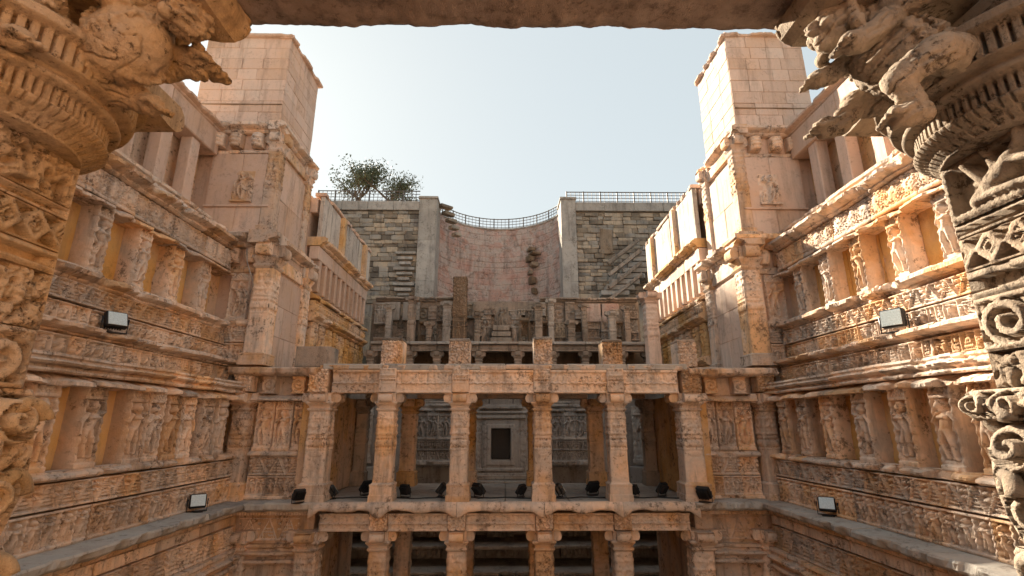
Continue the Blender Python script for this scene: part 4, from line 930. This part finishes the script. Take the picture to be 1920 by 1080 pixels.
def P_volute(U, V, w, h, seed):
    n = max(1, round(w / h)); p = w / n; f = (U + w / 2) / p; i = np.floor(f); x = (f - i - .5) * p; y = V - h / 2; sg = np.where(i % 2 == 0, 1, -1)
    r = np.hypot(x, y); th = np.arctan2(y * sg, x); sp = .5 + .5 * np.cos(r / h * 24 - th)
    H = np.where(r < .46 * h, .03 - .08 * ss(.42, .30, sp) - .05 * (r < .07 * h), P_holes(U, V, w, h, seed) + .01)
    return np.where((V < .08 * h) | (V > .92 * h), .035, H)
def P_vase(U, V, w, h, seed):
    """overflowing-vase foliage: big curling lobes with deep gaps"""
    H = P_holes(U * .7, V * .7, w, h, seed) * 1.3
    for cx, cy, r in ((-.2, h * .25, .17), (.2, h * .3, .17), (0, h * .62, .2), (-.25, h * .8, .15), (.26, h * .8, .15)):
        x, y = U - cx, V - cy; rr_ = np.hypot(x, y); th = np.arctan2(y, x * np.sign(cx + .01)); H = np.where(rr_ < r, .11 * ss(.38, .52, .5 + .5 * np.cos(rr_ * 75 - th)) - .06 + .05 * np.sqrt(np.clip(1 - (rr_ / r) ** 2, 0, 1)), H)
    return H
def P_groove(U, V, w, h, seed): return np.where((V > .25 * h) & (V < .70 * h), -.09, .012) + 0 * U
def capsule(a, b, ra, rb, n=14):
    a, b = np.array(a, float), np.array(b, float); d = b - a; L = np.linalg.norm(d)
    z = d / L if L > 1e-6 else np.array([0, 0, 1.]); x = np.cross(z, [0.31, .77, .2]); x /= np.linalg.norm(x); y = np.cross(z, x)
    prof = [(ra * math.sin(t), -ra * math.cos(t)) for t in np.linspace(.05, math.pi / 2, 6)] + [(rb * math.cos(t), L + rb * math.sin(t)) for t in np.linspace(0, math.pi / 2 - .05, 6)]
    V = []; F = []
    for r, h in prof:
        for k in range(n): t = 2 * math.pi * k / n; V.append(a + z * h + x * r * math.cos(t) + y * r * math.sin(t))
    for i in range(len(prof) - 1):
        for k in range(n): F.append([i * n + k, i * n + (k + 1) % n, i * n + n + (k + 1) % n, i * n + n + k])
    F.append(list(range(n))[::-1]); F.append([(len(prof) - 1) * n + k for k in range(n)]); return V, F
def sculpt(key, caps, mat, voxel=.016, seed=0, rough=.014):
    """one continuous carved body grown from tapered limbs"""
    V = []; F = []
    for c in caps:
        v, f = capsule(*c); o = len(V); V += v; F += [[i + o for i in q] for q in f]
    me = mesh_np(key + '_raw', V, F, mat); o = bpy.data.objects.new('tmp', me); COL.objects.link(o)
    md = o.modifiers.new('r', 'REMESH'); md.mode = 'VOXEL'; md.voxel_size = voxel
    sm = o.modifiers.new('s', 'SMOOTH'); sm.iterations = 2; sm.factor = .5
    dg = bpy.context.evaluated_depsgraph_get(); out = bpy.data.meshes.new_from_object(o.evaluated_get(dg)); bpy.data.objects.remove(o)
    n = len(out.vertices); co = np.empty(n * 3, np.float32); out.vertices.foreach_get('co', co); co = co.reshape(-1, 3)
    nr = np.empty(n * 3, np.float32); out.vertices.foreach_get('normal', nr); nr = nr.reshape(-1, 3)
    d = rough * (fbm(co[:, 0] * 14 + co[:, 2] * 6, co[:, 1] * 14 + co[:, 2] * 9, seed) - .5) * 2 - rough * 1.3 * ss(.58, .7, fbm(co[:, 0] * 9 + 5, co[:, 2] * 9 + co[:, 1] * 5, seed + 4))
    # carved cords and folds
    d += .009 * np.sin((co[:, 0] * .6 + co[:, 2]) * 95 + 2 * np.sin(co[:, 1] * 18)) * ss(.5, .58, fbm(co[:, 0] * 4 + 3, co[:, 2] * 4 + co[:, 1] * 3, seed + 8))
    d -= .018 * ss(.022, .006, np.abs(fbm(co[:, 0] * 7 + co[:, 1] * 3, co[:, 2] * 7 - co[:, 1] * 4, seed + 15, 2) - .5))
    d += .007 * (fbm(co[:, 0] * 45 + co[:, 1] * 20, co[:, 2] * 45 - co[:, 1] * 25, seed + 11) - .5) * 2
    co = co + nr * d[:, None]; out.vertices.foreach_set('co', co.ravel().astype(np.float32)); out.update()
    out.polygons.foreach_set('use_smooth', np.ones(len(out.polygons), dtype=bool))
    out.materials.clear(); out.materials.append(M[mat]); out.name = key; return out
# a pot-bellied dwarf bearing the bracket arm: x runs outwards along the arm, z up; the arm's soffit is at z = .82
def beads_on(c, r, ax, n, rb, a0=0., a1=6.283):
    out = []
    for k in range(n):
        t = a0 + (a1 - a0) * k / max(1, n - 1); p = (c[0] + r * (ax[0][0] * math.cos(t) + ax[1][0] * math.sin(t)), c[1] + r * (ax[0][1] * math.cos(t) + ax[1][1] * math.sin(t)), c[2] + r * (ax[0][2] * math.cos(t) + ax[1][2] * math.sin(t)))
        out.append((p, (p[0], p[1], p[2] + .004), rb, rb))
    return out
def head_caps(x, y, z, r):
    k = r / .135; q = lambda a, b, c: (x + a * k, y + b * k, z + c * k)
    L_ = [(q(-.02, 0, .02), q(.01, 0, -.03), .135 * k, .125 * k), (q(.11, 0, .01), q(.145, 0, -.03), .022 * k, .034 * k), (q(.085, 0, -.10), q(.09, 0, -.11), .055 * k, .05 * k), (q(.12, -.03, -.065), q(.12, .03, -.065), .017 * k, .017 * k), (q(-.10, 0, .10), q(-.15, 0, .15), .10 * k, .07 * k)]
    for s_ in (-1, 1): L_ += [(q(.10, s_ * .055, .035), q(.105, s_ * .06, .033), .026 * k, .026 * k), (q(.10, s_ * .02, .07), q(.09, s_ * .09, .065), .018 * k, .016 * k), (q(.085, s_ * .065, -.04), q(.08, s_ * .07, -.05), .05 * k, .045 * k), (q(-.01, s_ * .14, .03), q(-.01, s_ * .145, -.04), .035 * k, .03 * k), (q(-.01, s_ * .155, -.10), q(-.01, s_ * .155, -.11), .042 * k, .042 * k)]
    return L_
def foot_caps(a, b, side=.0, r=.05):
    """ankle a to ball b with five toes"""
    a, b = Vector(a), Vector(b); d = (b - a).normalized(); l = d.cross(Vector((0, 0, 1))).normalized(); out = [(a, b, r * 1.25, r * 1.25)]
    for k in range(5): p = b + l * (k - 2) * r * .52; p = p + l * (k - 2) * r * .16; out.append((p + d * r * .6, p + d * r * (1.9 - .16 * abs(k - 1)), r * .38, r * .34))
    return out
DWARF = [((.55, 0, .26), (.72, 0, .32), .20, .23), ((.92, -.04, .40), (.98, -.04, .46), .235, .24), ((.94, 0, .58), (1.04, 0, .66), .19, .16), ((1.06, 0, .68), (1.16, 0, .70), .09, .08)]
DWARF += head_caps(1.31, -.03, .70, .15)
DWARF += beads_on((1.0, 0, .60), .195, ((.35, 0, -.9), (0, 1, 0)), 22, .032) + beads_on((.96, -.04, .42), .247, ((.8, 0, .6), (0, 1, 0)), 30, .026) + beads_on((.95, -.04, .43), .247, ((.3, 0, -.95), (.5, .8, 0)), 28, .024) + beads_on((1.02, -.04, .43), .235, ((.65, 0, .75), (0, 1, 0)), 30, .022)
for q in (-1, 1):
    DWARF += [((1.0, q * .15, .68), (.84, q * .40, .66), .10, .08), ((.84, q * .40, .66), (.98, q * .40, .90), .08, .06), ((.84, q * .40, .66), (.86, q * .41, .67), .085, .085)]
    DWARF += beads_on((.90, q * .40, .77), .075, ((1, 0, 0), (0, 1, 0)), 12, .016)
DWARF += [((.50, -.12, .30), (.64, -.40, .52), .17, .15), ((.64, -.40, .52), (.56, -.42, .26), .13, .085), ((.70, .1, .24), (.98, .16, .16), .12, .09), ((1.0, .22, .48), (1.16, .24, .54), .12, .10)] + foot_caps((.56, -.42, .16), (.70, -.46, .12), r=.06) + foot_caps((1.0, .14, .13), (1.10, .10, .08), r=.06) + foot_caps((1.17, .24, .55), (1.25, .24, .53), r=.095)
DWARF += beads_on((.64, -.40, .45), .15, ((1, 0, .2), (0, 1, .1)), 22, .018) + beads_on((.63, -.40, .38), .14, ((1, 0, .2), (0, 1, .1)), 22, .016)
DWARF2 = [((.55, 0, .28), (.74, 0, .34), .22, .24), ((.84, 0, .40), (.98, 0, .42), .27, .24), ((.95, 0, .58), (1.08, 0, .66), .20, .17)]
DWARF2 += head_caps(1.34, 0, .68, .16) + beads_on((1.0, 0, .42), .25, ((.5, 0, .85), (0, 1, 0)), 26, .03) + beads_on((.94, 0, .42), .272, ((.5, 0, .85), (0, 1, 0)), 30, .026) + beads_on((.86, 0, .42), .282, ((.5, 0, .85), (0, 1, 0)), 30, .026)
for q in (-1, 1):
    DWARF2 += [((1.04, q * .15, .68), (.88, q * .42, .68), .11, .09), ((.88, q * .42, .68), (1.02, q * .40, .90), .085, .065), ((.60, q * .16, .30), (1.0, q * .34, .24 - .06 * q), .15, .115), ((1.12, q * .2, .56), (1.30, q * .18, .42), .085, .06)]
    DWARF2 += foot_caps((1.30, q * .18, .42), (1.40, q * .18, .38), r=.06)
DWARF2 += [((1.0, .34, .18), (1.24, .28, .02), .11, .09), ((1.24, .28, .02), (1.12, .26, -.18), .085, .06)] + foot_caps((1.12, .26, -.19), (1.26, .26, -.22), r=.06) + [((1.0, -.34, .30), (1.2, -.30, .1), .10, .07)] + foot_caps((1.2, -.3, .09), (1.33, -.3, .06), r=.06)
def fore_pillar(s, x, y, mat, label, bands, dwarf, seed):
    t = thing('carved_pillar', label, 'pillar', (x, y, -1.7)); hw = .41
    for j, (z0, z1, fn, w_, amp, bl) in enumerate(bands): put('carved_band', drum('band_%d_%d' % (seed, j), w_, z0, z1 - .006, fn, mat, seed + j, .0115, amp, bl), t, (x, y, z0))
    # round capital: two fluted rings over a leaf ring
    def ring(T, z, r): return (.06 * (ss(.25, .6, np.abs(np.cos(T * 42))) - .8) * ((z > .375) & (z < .515)) + .05 * (ss(.3, .65, np.abs(np.cos(T * 46 + .4))) - .8) * ((z > .15) & (z < .25)) + .035 * (ss(.2, .5, np.abs(np.sin(T * 28 + 9 * z)) ) - .7) * ((z > .02) & (z < .06)) + .035 * (ss(.2, .5, np.abs(np.sin(T * 36))) - .7) * ((z > .08) & (z < .125)) + .010 * (fbm(T * 12, z * 12, seed + 2) - .5))
    zs = np.linspace(0, .60, 70); pr = []
    for z in zs:
        r = .58 + .13 * ss(0, .13, z) + .05 * ss(.24, .28, z) - .03 * ss(.29, .33, z) + .11 * ss(.33, .37, z) + .05 * ss(.52, .54, z) - .025 * (ss(.13, .14, z) - ss(.25, .26, z)) - .025 * (ss(.36, .37, z) - ss(.515, .525, z)); pr.append((r, z))
    pr = [(.3, 0)] + pr + [(.3, .60)]
    put('capital', lathe('forecap_%d' % seed, pr, mat, 900, ring), t, (x, y, 1.78))
    me = sculpt('dwarf_%d' % seed, dwarf, mat, .0105, seed, .006)
    arms = (0, 270, 180, 90) if s < 0 else (180, 270, 0, 90)
    for j, a in enumerate(arms):
        o = [(0, .90), (.9, .92), (1.15, .90), (1.36, .86), (1.46, .86), (1.53, .92), (1.55, 1.0), (1.53, 1.08), (1.46, 1.14), (0, 1.14)]
        ar = put('bracket_arm', cached(('farm', mat), lambda: mesh_np('bracket_arm', *(lambda n_: ([(p, -.26, q) for p, q in o] + [(p, .26, q) for p, q in o], [list(range(n_)), list(range(2 * n_ - 1, n_ - 1, -1))] + [[i, i + n_, (i + 1) % n_ + n_, (i + 1) % n_] for i in range(n_)]))(len(o)), mat)), t, (x, y, 1.90), a)
        if j < 2:
            put('dwarf_figure', me, t, (x, y, 2.02), a, (.98, 1, 1))
            for sg in (-1, 1):
                c = Matrix.Rotation(R(a), 4, 'Z') @ Vector((1.42, sg * .265, 0))
                pts = [(math.cos(u) * (.02 + .016 * u), 0, math.sin(u) * (.02 + .016 * u)) for u in np.linspace(0, 7.5, 26)]
                put('volute', tube_mesh('volute', pts, .02, mat, 6), ar, (x + c.x, y + c.y, 2.895), a)
    put('abacus', block(1.1, 1.1, .22, mat, .03, 2, .01), t, (x, y, 2.37)); put('abacus', block(.95, .95, .16, mat, .03, 1, .01), t, (x, y, 2.58))
    put('core', block(.7, .7, 4.3, mat, .02), t, (x, y, -1.7))
    # free-curling leaf scrolls of the vase, standing off the far inner corner
    for j, (dz, r0, ry) in enumerate(((.02, .11, 0), (-.42, .13, 25), (-.86, .11, -10))):
        pts = []
        for u in np.linspace(0, 8.2, 44): rr_ = r0 * (1 - .085 * u); pts.append((math.cos(u) * rr_, .02 * u - .08, math.sin(u) * rr_))
        put('leaf_scroll', tube_mesh('scroll_%d' % j, pts, .045, mat, 8, lambda q: .055 * (1 - .55 * q)), t, (x - s * .47, y + .34, dz), (90 + ry) * -s)
    put('base', revolve4('forebase', [(.62, 0), (.62, .3), (.55, .34), (.55, .5), (.5, .55)], mat), t, (x, y, -1.7))
    return t
BL = [(-1.2, -.72, P_volute, .47, 1.3, .02), (-.72, .22, P_vase, .44, 1.2, .05), (.22, .60, P_volute, .405, .8, 0), (.60, .98, P_holes, .41, .9, 0), (.98, 1.14, P_groove, .41, 1, 0), (1.14, 1.38, P_diamond, .41, 1, 0), (1.38, 1.47, P_groove, .41, 1, 0), (1.47, 1.80, P_holes, .41, 1.0, 0)]
BR = [(-1.2, -.72, P_volute, .47, 1.3, .02), (-.72, .02, P_vase, .44, 1.2, .05), (.02, .22, P_volute, .50, 1.2, .05), (.22, .46, P_holes, .405, .9, 0), (.46, .82, P_volute, .41, 1.0, 0), (.82, 1.02, P_groove, .41, 1, 0), (1.02, 1.26, P_diamond, .41, 1, 0), (1.26, 1.36, P_groove, .41, 1, 0), (1.36, 1.80, P_lotus, .41, 1.0, 0)]
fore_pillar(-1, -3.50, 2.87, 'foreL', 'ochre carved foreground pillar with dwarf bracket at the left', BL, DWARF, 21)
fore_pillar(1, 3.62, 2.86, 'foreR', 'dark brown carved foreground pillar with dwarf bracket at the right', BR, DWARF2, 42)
def beam_mesh():
    L = 9.0; nx = 420; ring = [(2.42, 3.62), (2.42, 3.10), (2.46, 3.06)] + [(2.46 + .8 * k / 12, 3.05) for k in range(1, 12)] + [(3.27, 3.06), (3.31, 3.10), (3.31, 3.62)]
    p = np.array(ring); x = np.linspace(-L / 2, L / 2, nx); X, I = np.meshgrid(x, np.arange(len(p))); Y = p[I, 0]; Z = p[I, 1]
    Z = Z + .05 * (fbm(X * 3, Y * 5, 4) - .5) + .035 * (fbm(X * 14, Y * 14, 7) - .5) - .02 * np.cos(X * 2.2) * 0; Y = Y + .04 * (fbm(X * 6, Z * 6, 2) - .5)
    return mesh_np('beam', np.stack([X, Y, Z], -1).reshape(-1, 3), gridF(len(p), nx, 0, False), 'beam', False)
solo('stone_beam', beam_mesh(), 'rough brown stone beam spanning the top of the view', 'beam', (0, 0, 0))
fp = thing('platform', 'stone platform carrying the two foreground pillars', 'platform', (0, 2, -1.9))
for i in range(7): put('floor_slab', block(1.26, 4.6, .2, 'ledge', .02, i % 3, .01), fp, (-3.8 + i * 1.27, .9, -1.9))
